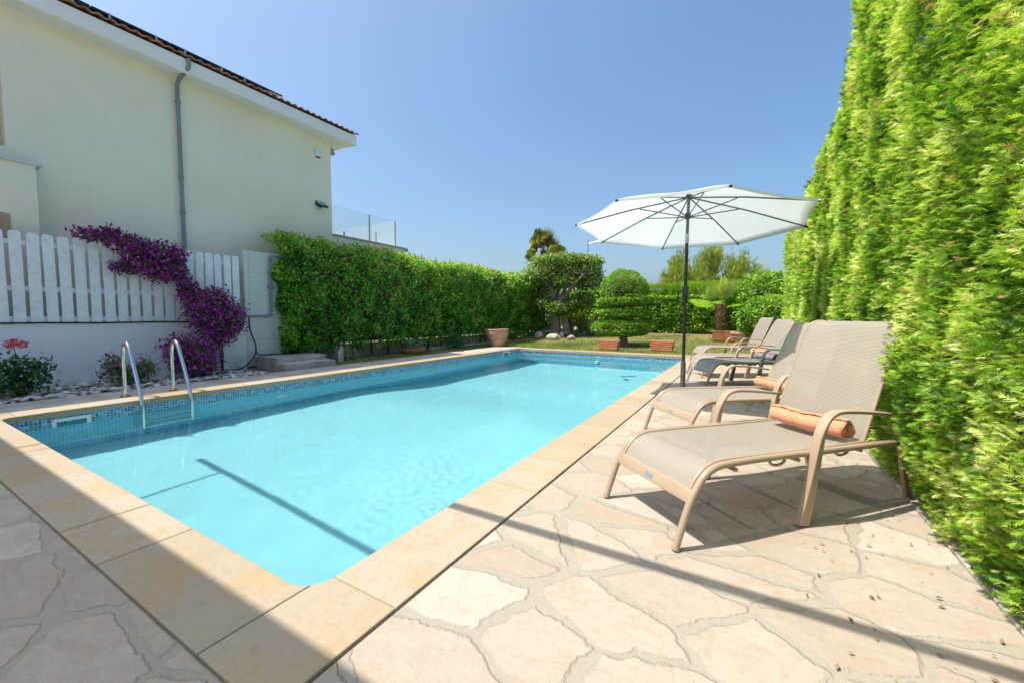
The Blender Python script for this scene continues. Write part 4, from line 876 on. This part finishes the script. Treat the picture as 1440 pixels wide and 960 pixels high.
n = 130; an = RNG.uniform(0, 6.28, n); rr = RNG.uniform(0, .16, n); P = np.stack([rr*np.cos(an)-.05, rr*np.sin(an), np.full(n, .10)], 1)
scatter('succulents', LEAF4_V, LEAF4_F, P, np.stack([np.cos(an)*.6, np.sin(an)*.6, RNG.uniform(.6, 1.6, n)], 1), np.tile([.1, 0, 1.], (n, 1)), RNG.uniform(.12, .34, n), RNG.uniform(0, 1, n), M['agave'], bw)
# column cactus clump
cg = empty('cactus', (-8.05, 6.12, 0), label='clump of pale spiny column cacti at the near foot of the left hedge', cat='cactus')
for i in range(8):
    x, y, h = random.uniform(-.16, .16), random.uniform(-.22, .22), random.uniform(.2, .36); b = MB(); ns = 14
    V = []; 
    for z in np.linspace(0, 1, 7):
        for k in range(ns): r = (.042+.008*(k % 2))*math.sqrt(max(.05, 1-max(0, (z-.75)/.27)**2)); V.append((x+r*math.cos(6.283*k/ns), y+r*math.sin(6.283*k/ns), h*z))
    F = [(i_*ns+k, i_*ns+(k+1) % ns, i_*ns+ns+(k+1) % ns, i_*ns+ns+k) for i_ in range(6) for k in range(ns)]+[tuple(6*ns+k for k in range(ns))]
    b.add(V, F); b.build('column', M['concrete'] if i % 3 == 0 else plain('cactus_skin', (.16, .19, .09), .7, .3, 30), cg, smooth=True)
P, N_ = cloud([((0, 0, .2), (.2, .26, .2))], 700, .9, .3, 2); leaves('spines', P, N_, .035, M['spine'], cg, .7, .2, (LEAF4_V, LEAF4_F), kind='stuff')
sb_ = empty('shrub', (-8.0, 10.1, 0), label='small grey green shrub between the bowl and the terracotta urn', cat='shrub'); P, N_ = cloud([((0, 0, .24), (.24, .34, .24)), ((.05, .2, .2), (.2, .2, .2))], 1400, .8, .35, 4); leaves('foliage', P, N_, .06, M['roseleaf'], sb_, .8, .3, (LEAF4_V, LEAF4_F)); b = MB(); stems(b, (0, 0, 0), [(0, .1, .3), (.1, -.1, .3), (-.1, .1, .28)], .012, .1, 4); b.build('stem', M['twig'], sb_)

# topiary with four tiers
TY = 13.95; tb = at_y(875, 486, TY); tb.z = 0
tp_ = empty('topiary_tree', tb, label='clipped topiary tree of four stacked green tiers behind the trough planters', cat='topiary')
for i, (zc, rx, rz_, n, fl_) in enumerate(((1.82, .79, .75, 9000, 2.), (1.52, .85, .15, 7000, 2.5), (1.13, .88, .135, 7000, 2.5), (.63, .95, .28, 10000, 2.5))):
    c = (.02-.02*i, 0, zc); r = (rx, rx, rz_)
    P, N_ = blob(c, r, n, .13, .05, 2.6, i, -1 if i else -.06, fl_)
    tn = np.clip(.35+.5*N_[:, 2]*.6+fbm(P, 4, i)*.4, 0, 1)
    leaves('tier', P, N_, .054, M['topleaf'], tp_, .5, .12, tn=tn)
    b = MB(); b.lathe([(.01, -rz_*.6 if i else 0), (rx*.6, -rz_*.45 if i else 0), (rx*.72, 0), (rx*.6, rz_*.5), (.01, rz_*.75)], c, 20); b.build('inner_twigs', M['twig'], tp_)
b = MB(); b.tube(curve([(-.02, 0, -.05), (.0, 0, .2), (.05, .02, .5), (0, 0, 1.2), (0, 0, 2.1)], 4), [.22, .17, .14, .13, .12, .11, .11, .1, .1, .1, .09, .08, .07, .06, .05, .04, .03], 10); b.tube([(.12, .0, -.05), (.1, 0, .3), (.2, 0, .6)], [.1, .07, .04], 8); b.build('trunk', M['bark'], tp_, smooth=True)

# cloud-pruned ficus tree
RY = 16.2; tr = at_y(784, 478, RY); tr.z = gz(0, RY)
ft_ = empty('ficus_tree', tr, label='old tree with pale forked trunk and boxy pruned crown left of the topiary', cat='tree')
def loc(px, py, dy=0): return at_y(px, py, RY+dy)-tr
b = MB(); F0 = curve([(0, 0, -.1), loc(782, 462), loc(781, 440), loc(779, 425), loc(776, 405), loc(765, 380)], 4); b.tube(F0, [.25*(1-.80*i/len(F0)) for i in range(len(F0))], 12)
for pth, r in (([loc(797, 470), loc(794, 450), loc(788, 430), loc(795, 405), loc(812, 375)], .17), ([loc(781, 430), loc(785, 410, .4), loc(788, 385, .5)], .12), ([loc(790, 425), loc(803, 405, -.4), loc(822, 385, -.5)], .10), ([loc(780, 428), loc(765, 415), loc(755, 405)], .09), ([loc(790, 430), loc(810, 420), loc(822, 412)], .09), ([loc(776, 405), loc(755, 385, -.3), loc(748, 372)], .08), ([loc(795, 400), loc(800, 380, .4), loc(800, 366, .4)], .07)):
    c = curve(pth, 4); b.tube(c, [r*(1-.7*i/len(c)) for i in range(len(c))], 8)
b.build('trunk', M['bark'], ft_, smooth=True)
def pb(px, py, rx, rz_, dy=0, ry=None): c = loc(px, py, dy); s = at_y(px, py, RY+dy).length/FPX; return ((c.x, c.y, c.z), (rx*s, (ry or rx)*s, rz_*s))
bl = [pb(765, 382, 27, 20), pb(790, 378, 28, 18, .3), pb(815, 380, 26, 17, .2), pb(834, 382, 14, 19), pb(752, 395, 17, 14, -.3), pb(838, 396, 9, 12), pb(775, 398, 22, 11, .4), pb(822, 397, 18, 11, .3), pb(798, 396, 20, 9, -.3), pb(790, 366, 40, 6), pb(825, 367, 22, 6)]
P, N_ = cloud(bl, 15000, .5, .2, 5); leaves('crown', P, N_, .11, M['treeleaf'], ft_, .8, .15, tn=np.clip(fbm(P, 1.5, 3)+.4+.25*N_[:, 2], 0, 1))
bl = [pb(768, 428, 17, 9, -.2), pb(788, 434, 18, 8, -.4), pb(812, 426, 19, 9), pb(822, 420, 12, 8), pb(757, 422, 9, 7)]
P, N_ = cloud(bl, 7500, .5, .2, 15); leaves('lower_tier', P, N_, .10, M['treeleaf'], ft_, .8, .1, tn=np.clip(fbm(P, 1.5, 3)+.2+.25*N_[:, 2], 0, 1)*.8)
# bare twiggy branches showing through the crown
b = MB()
for i in range(22):
    p0 = loc(random.uniform(775, 815), random.uniform(385, 412), random.uniform(-.4, .6)); p1 = loc(random.uniform(770, 840), random.uniform(366, 392), random.uniform(-.9, .3)); b.tube([p0, p0.lerp(p1, .5)+Vector((0, 0, .08)), p1], [.028, .018, .008], 5)
b.build('branches', M['bark'], ft_, smooth=True)
def rock(px, py, Y, r, mat, label, seed):
    p = at_y(px, py, Y); p.z = gz(0, Y); V = []
    for v in ICV: d = Vector(v); k = 1+.35*mnoise.noise(d*1.6+Vector((seed*5, 0, 0)))+.15*mnoise.noise(d*4+Vector((seed, 0, 0))); V.append((d.x*r[0]*k, d.y*r[1]*k, max(-.04, d.z*r[2]*k+r[2]*.55)))
    b = MB(); b.add(V, ICF.tolist()); o = b.build('rock', mat, smooth=True, sharp=50, label=label, cat='rock', group='rocks at the foot of the old tree'); o.location = p
    s = o.modifiers.new('sub', 'SUBSURF'); s.levels = s.render_levels = 1
rock(778, 479, 15.1, (.30, .22, .17), M['rock'], 'large pale rock at the foot of the old tree trunk', 1); rock(758, 479, 15.2, (.2, .17, .2), M['rock2'], 'round pinkish stone left of the pale rock', 2); rock(790, 473, 15.9, (.10, .09, .15), M['louvre'], 'small white stone beside the tree trunk', 3); rock(803, 478, 15.2, (.18, .16, .13), M['rock2'], 'tan rock right of the tree trunk', 4)
pw_ = at_y(768, 448, 18.6)
lw = empty('low_garden_wall', (pw_.x, 18.6, gz(0, 18.6)), label='pale boarded panel on a beige wall behind the old tree', cat='wall')
for i in range(9): 
    b = MB(); b.box((-.9, -.02, .42+i*.115), (.55, .02, .42+i*.115+.105)); b.build('board', M['louvre'], lw, bev=.005)
b = MB(); b.box((-1.3, -.12, -.2), (.7, .12, .40)); b.build('base_wall', M['beigewall'], lw, bev=.01)
# strappy plants under the tree
def tuft(px, py, Y, n, h, mat, label, cat, sp=.6, tips=False):
    p = at_y(px, py, Y); p.z = gz(0, Y); t = empty('strap_leaf_plant', p, label=label, cat=cat, group='strap leaved plants in the far bed'); an = RNG.uniform(0, 6.28, n); ti = RNG.uniform(.05, sp, n)
    V_ = [(0, -.02, 0), (0, .02, 0), (.5, -.024, .03), (.5, .024, .03), (1, 0, -.1)]; F_ = [(0, 2, 1), (1, 2, 3), (2, 4, 3)]
    scatter('leaves', V_, F_, np.stack([RNG.normal(0, .1, n), RNG.normal(0, .1, n), np.zeros(n)], 1), np.stack([np.cos(an)*ti, np.sin(an)*ti, np.ones(n)], 1), np.stack([-np.cos(an), -np.sin(an), np.full(n, .3)], 1), h*RNG.uniform(.5, 1.1, n), RNG.uniform(0, 1, n), mat, t); return t
tuft(800, 470, 16.9, 110, .95, M['straw'], 'tall strappy plant with tan flower tips right of the old trunk', 'plant', .5); tuft(818, 470, 17.4, 120, 1.1, M['straw'], 'tallest arching strappy plant in the far bed between tree and topiary', 'plant', .8); tuft(830, 472, 16.6, 80, .75, M['agave'], 'low blue green strappy plant left of the topiary', 'plant', .9); tuft(810, 476, 16.2, 60, .45, M['agave'], 'small blue green rosette by the rocks', 'plant', 1.0)
n = 260; P = np.stack([RNG.uniform(-9, -4.6, n), RNG.uniform(17.1, 18.6, n), np.zeros(n)], 1); P[:, 2] = [gz(0, q)+.02 for q in P[:, 1]]; an = RNG.uniform(0, 6.28, n)
scatter('stones', ICV, ICF, P, np.stack([np.cos(an), np.sin(an), 0*an], 1), np.tile([0, 0, 1.], (n, 1)), RNG.uniform(.03, .1, n), RNG.uniform(.3, 1, n), M['pebble'], smooth=True, kind='stuff')

# far hedges, bushes
def bush(name, label, cat, base, blobs, n, size, mat, seed, lump=.12, shell=.25, jit=.75, grp=None, tmpl=(LEAF_V, LEAF_F)):
    t = empty(name, base, label=label, cat=cat); B = Vector(base); bl = [(tuple(Vector(c)-B), r) for c, r in blobs]
    if grp: t['group'] = grp
    P, N_ = cloud(bl, n, shell, lump, seed); leaves('foliage', P, N_, size, mat, t, jit, .15, tmpl, tn=np.clip(fbm(P, 2.5, seed)+.35+.3*N_[:, 2], 0, 1))
    b = MB()
    for c, r in bl: b.lathe([(.01, -r[2]*.65), (r[0]*.6, -r[2]*.35), (r[0]*.62, r[2]*.15), (r[0]*.4, r[2]*.5), (.01, r[2]*.62)], c, 14)
    b.build('inner_twigs', M['twig'], t); return t
def boxhedge(name, label, x0, x1, y, zb, zt, n, size, mat, seed, top=None, thick=.8, tmpl=(LEAF_V, LEAF_F), jit=.75, up=.15):
    base = ((x0+x1)/2, y+thick/2, zb); t = empty(name, base, label=label, cat='hedge'); B = np.array(base)
    P = np.stack([RNG.uniform(x0, x1, n), np.zeros(n), zb+RNG.uniform(0, 1, n)*(zt-zb)], 1); P[:, 1] = y+RNG.uniform(0, 1, n)**1.6*.3+fbm(P, 1.4, seed)*.12+fbm(P, 4, seed+1)*.07+np.clip((P[:, 2]-zt+.3)/.3, 0, 1)**2*.2
    m = int(n*.3); Q = np.stack([RNG.uniform(x0, x1, m), RNG.uniform(y, y+thick, m), np.full(m, zt)], 1); Q[:, 2] += fbm(Q, 1.5, seed+2)*.09-RNG.uniform(0, .12, m)
    N_ = np.concatenate([np.tile([0, -1., .2], (n, 1)), np.tile([0, -.1, 1.], (m, 1))]); P = np.concatenate([P, Q]); tn = np.clip(fbm(P, 2.2, seed+3)+.35+np.concatenate([np.zeros(n), np.full(m, .3)]), 0, 1)
    leaves('foliage', P-B, N_, size, mat, t, jit, up, tmpl, tn=tn)
    b = MB(); b.box((x0+.1, y+.25, zb), (x1-.1, y+thick-.1, zt-.15)); o = b.build('inner_twigs', M['twig'], t); o.data.transform(Matrix.Translation(-Vector(base))); return t
g18 = gz(0, 18)
boxhedge('hedge', 'dark leafy clipped hedge across the far end behind the parasol pole', -4.3, 1.6, 18.2, g18, 1.85, 15000, .105, M['topleaf'], 40)
boxhedge('hedge', 'bright feathery cypress hedge top showing above the dark leafy far hedge', -4.6, 2.4, 18.75, g18, 2.34, 7500, .22, M['farcyp'], 44, tmpl=spray_template(5, 4, .05), up=.8, jit=.5)
boxhedge('hedge', 'sunlit green hedge behind the pruned tree, left of the topiary', -14, -4.5, 20.2, g18, 2.35, 8500, .16, M['farcyp'], 48)
bush('bush', 'large rounded green bush at the far right beside the cypress hedge', 'bush', (.45, 16.4, 0), [(tuple(at_y(1078, 425, 16.4)), (1.15, .9, .98)), (tuple(at_y(1050, 440, 16.6)), (.7, .6, .8)), (tuple(at_y(1105, 432, 16.6)), (.7, .6, .9))], 12000, .12, M['topleaf'], 50, grp='rounded bushes at the far right')
bush('bush', 'smaller bright rounded bush in front of the large far right bush', 'bush', (.6, 14.6, 0), [(tuple(at_y(1086, 446, 14.6)), (.86, .7, .62)), (tuple(at_y(1070, 455, 14.7)), (.6, .5, .5))], 8500, .10, M['topleaf'], 55, grp='rounded bushes at the far right')
# fan palm in a planter, big pot
fpY = 16.2; fp = at_y(1014, 478, fpY); fp.z = gz(0, fpY)
trough(tuple(fp+Vector((.12, 0, 0))), .85, .36, .5, 'terracotta trough under the young fan palm')
pl = empty('fan_palm', fp+Vector((-.02, 0, .3)), label='young fan palm with upright pale fronds in a terracotta trough', cat='palm')
b = MB(); b.tube([(0, 0, -.1), (-.02, 0, .4), (0, 0, .95)], [.13, .16, .11], 12); b.build('trunk', M['palmbark'], pl, smooth=True)
n = 130; an = RNG.uniform(0, 6.28, n); P = np.stack([np.cos(an)*.14, np.sin(an)*.14, RNG.uniform(-.05, .9, n)], 1); scatter('leaf_bases', LEAF4_V, LEAF4_F, P, np.stack([np.cos(an)*.7, np.sin(an)*.7, np.ones(n)], 1), np.tile([0, 0, 1.], (n, 1)), .16, RNG.uniform(0, 1, n), M['dryfrond'], pl)
FV, FF = fan_template(19, 2.5, .78, .013, .05, .36); FD = []
for a_, e_, sc_ in ((1.2, 2.6, 1.), (1.9, 2.9, 1.02), (-1.5, 3.2, 1.), (-.9, 2.2, .95), (-2.2, 2.2, .95), (.2, 1.7, .9), (3.0, 1.6, .9), (-1.3, 1.6, .9), (.1, .22, .95), (3.2, .25, 1.), (-.5, .1, .85), (-2.6, .05, .85), (1.4, .3, .9), (2.3, .2, .9)): FD.append((a_, e_, sc_))
FD = np.array(FD); n = len(FD); an, el = FD[:, 0], FD[:, 1]
scatter('fronds', FV, FF, np.tile([0, 0, .92], (n, 1)), np.stack([np.cos(an), np.sin(an), el], 1), np.where((el > 1)[:, None], np.stack([np.cos(an)*.6, np.sin(an)*.6-.5, np.full(n, .25)], 1), np.tile([0, -.25, 1.], (n, 1))), FD[:, 2], np.where(el > 1, RNG.uniform(.45, 1, n), .05), M['fanpalm'], pl)
b = MB(); b.lathe([(.0, 0), (.30, 0), (.34, .2), (.42, .40), (.44, .44), (.47, .45), (.47, .52), (.42, .52), (.40, .42), (0, .42)], n=28); o = b.build('terracotta_pot', M['terra2'], smooth=True, sharp=50, label='large terracotta pot right of the fan palm, behind the loungers', cat='pot'); o.location = at_y(1050, 478, 14.9); o.location.z = .03
# washingtonia palm, lamp, pine beyond the garden
pY = 26.; pc = at_y(764, 353, pY); g_ = gz(0, pY)
pa = empty('palm_tree', (pc.x, pY, g_), label='tall fan palm rising behind the pruned tree', cat='palm')
h = pc.z-g_; b = MB(); b.tube([(0, 0, -.2), (.05, 0, h*.5), (0, 0, h)], [.3, .24, .22], 12); b.build('trunk', M['palmbark'], pa, smooth=True)
FV, FF = fan_template(13, 2.5, .75, .011, .34, .5); n = 34; an = RNG.uniform(0, 6.28, n); el = RNG.uniform(-.5, 2.2, n)
scatter('fronds', FV, FF, np.tile([0, 0, h], (n, 1)), np.stack([np.cos(an), np.sin(an), el], 1), np.stack([np.cos(an), np.sin(an)-.5, np.full(n, .4)], 1)+rdir(n)*.4, RNG.uniform(.95, 1.35, n), RNG.uniform(.1, 1, n), M['palm'], pa)
n = 40; an = RNG.uniform(0, 6.28, n); scatter('dry_skirt', FV, FF, np.tile([0, 0, h-.15], (n, 1)), np.stack([np.cos(an), np.sin(an), RNG.uniform(-2.6, -.9, n)], 1), np.stack([np.cos(an), np.sin(an), np.full(n, .6)], 1), RNG.uniform(.8, 1.1, n), RNG.uniform(0, 1, n), M['dryfrond'], pa)
lp0 = at_y(826, 400, 34.); lpz = at_y(826, 338, 34.).z
lp = empty('street_lamp', (lp0.x, 34, .5), label='grey street lamp with side arm showing above the pruned tree', cat='street lamp'); b = MB(); b.tube([(0, 0, 0), (0, 0, lpz-.5)], [.09, .06], 10); b.build('pole', M['alu'], lp, smooth=True)
b = MB(); z = lpz-.5; b.tube([(0, 0, z-.38), (.9, -.0, z-.12), (1.5, 0, z-.28)], .035, 8); b.tube([(0, 0, z-.25), (1.2, 0, z-.2)], .03, 8); b.build('arm', M['alu'], lp, smooth=True)
b = MB(); b.prism([(1.2, z-.26), (1.9, z-.2), (1.95, z-.26), (1.9, z-.32), (1.25, z-.34)], 1, -.14, .14); b.build('lamp_head', M['alu'], lp, bev=.02)
nY = 27.
def pine(px, w, top, seed, label):
    base = at_y(px, 440, nY); base.z = gz(0, nY); t = empty('pine_tree', base, label=label, cat='tree', group='feathery trees beyond the far hedge'); A = []; D = []; rr = random.Random(seed)
    s = nY/FPX*1.05; zt = at_y(px, top, nY).z-base.z
    b = MB(); b.tube([(0, 0, -.1), (0, 0, zt*.6), (.05, 0, zt*.85)], [.16, .1, .04], 8)
    for i in range(44):
        q = rr.uniform(.35, 1); x = rr.uniform(-w, w)*s; e = max(.1, 1-(x/(w*s))**2*.45); p1 = Vector((x, rr.uniform(-.6, .6), zt*q*e)); p0 = Vector((x*.35, 0, p1.z-.9)); b.tube([p0, p0.lerp(p1, .5)+Vector((0, 0, -.05)), p1], [.03, .02, .01], 5)
        m = 110; A.append(np.array(p1)+RNG.normal(0, 1, (m, 3))*np.array([.13, .15, .36])); D.append(unit(RNG.normal(0, .38, (m, 3))+np.array([x*.12, 0, 1.1])))
    b.build('trunk', M['twig'], t, smooth=True); P = np.concatenate(A); D = np.concatenate(D); n = len(P); V_, F_ = spray_template(seed, 4, .06)
    scatter('foliage', V_, F_, P, D, rdir(n), RNG.uniform(.2, .42, n), np.clip(.45+fbm(P, 2.2, seed)*.7+RNG.normal(0, .15, n), 0, 1), M['pine'], t)
pine(958, 24, 366, 3, 'feathery tree left of the parasol pole top edge beyond the far hedge'); pine(1003, 26, 356, 4, 'tallest middle feathery tree beyond the far hedge'); pine(1043, 22, 372, 5, 'right hand feathery tree beyond the far hedge')

# ------------------------------------------------------------------ grass, litter
def grass(regs, dens, h, name):
    A = []
    for x0, x1, y0, y1 in regs: n = int((x1-x0)*(y1-y0)*dens); A.append(np.stack([RNG.uniform(x0, x1, n), RNG.uniform(y0, y1, n), np.zeros(n)], 1))
    P = np.concatenate(A); P[:, 2] = [gz(0, q)-.012 for q in P[:, 1]]; n = len(P); V_ = []; F_ = []; r = random.Random(3)
    for k in range(5):
        a = r.uniform(0, 6.28); l = r.uniform(.5, 1); x, y = r.uniform(-.4, .4), r.uniform(-.4, .4); b0 = len(V_); c, s = math.cos(a), math.sin(a); w = .09
        V_ += [(-s*w+x, c*w+y, 0), (s*w+x, -c*w+y, 0), (x+c*l*.5, y+s*l*.5, l)]; F_.append((b0, b0+1, b0+2))
    an = RNG.uniform(0, 6.28, n); tn = np.clip(.5+fbm(P, .9, 2)*.9+RNG.normal(0, .16, n), 0, 1)
    scatter(name, V_, F_, P, np.stack([np.cos(an), np.sin(an), 0*an], 1), np.tile([0, 0, 1.], (n, 1)), h*RNG.uniform(.6, 1.4, n), tn, M['grass'], kind='stuff')
grass([(-8.35, -7.45, 5.7, 14), (-9.8, -7.42, 14, 17.5)], 420, .045, 'grass'); grass([(-7.4, 1.2, 11.74, 15), (-7.4, 1.2, 15, 17.4)], 330, .05, 'grass'); grass([(.9, 1.15, .6, 5)], 60, .12, 'grass')
n = 620; P = np.stack([.74-np.abs(RNG.normal(0, .32, n)), RNG.uniform(.6, 7, n), np.full(n, .002)], 1); k = 330; P[:k, 0] = RNG.uniform(.80, 1.0, k); P[:k, 2] = .012; an = RNG.uniform(0, 6.28, n)
scatter('leaf_litter', LEAF4_V, LEAF4_F, P, np.stack([np.cos(an), np.sin(an), RNG.uniform(-.1, .3, n)], 1), np.tile([0, 0, 1.], (n, 1)), RNG.uniform(.008, .028, n), RNG.uniform(0, 1, n), M['litter'], kind='stuff')

# ------------------------------------------------------------------ veranda behind the camera: it throws the shade over the near paving
ve = empty('veranda', (-2.5, -1.2, 0), label='white veranda roof with an awning bar above and behind the viewpoint', cat='veranda')
ZV = 3.5; ye = .68-.29*ZV
b = MB(); b.box((-6.5, ye-.62+1.2, ZV), (9, ye+1.2, ZV+.22)); b.build('roof_slab', M['white'], ve, bev=.01)
for x in (-6.2, 3.4, 8.): 
    b = MB(); b.box((x-.12, ye-.58+1.2, 0), (x+.12, ye-.34+1.2, ZV)); b.build('column', M['white'], ve, bev=.01)
yb = 1.71-.29*ZV+1.2
b = MB(); b.tube([(-4.22, yb, ZV), (7, yb, ZV)], .032, 12); b.build('awning_bar', M['alu'], ve, smooth=True)
for x in (-3.72, 6.):
    b = MB(); b.tube([(x, yb, ZV), (x, ye+1.19, ZV+.05)], .015, 8); b.build('awning_arm', M['alu'], ve, smooth=True)
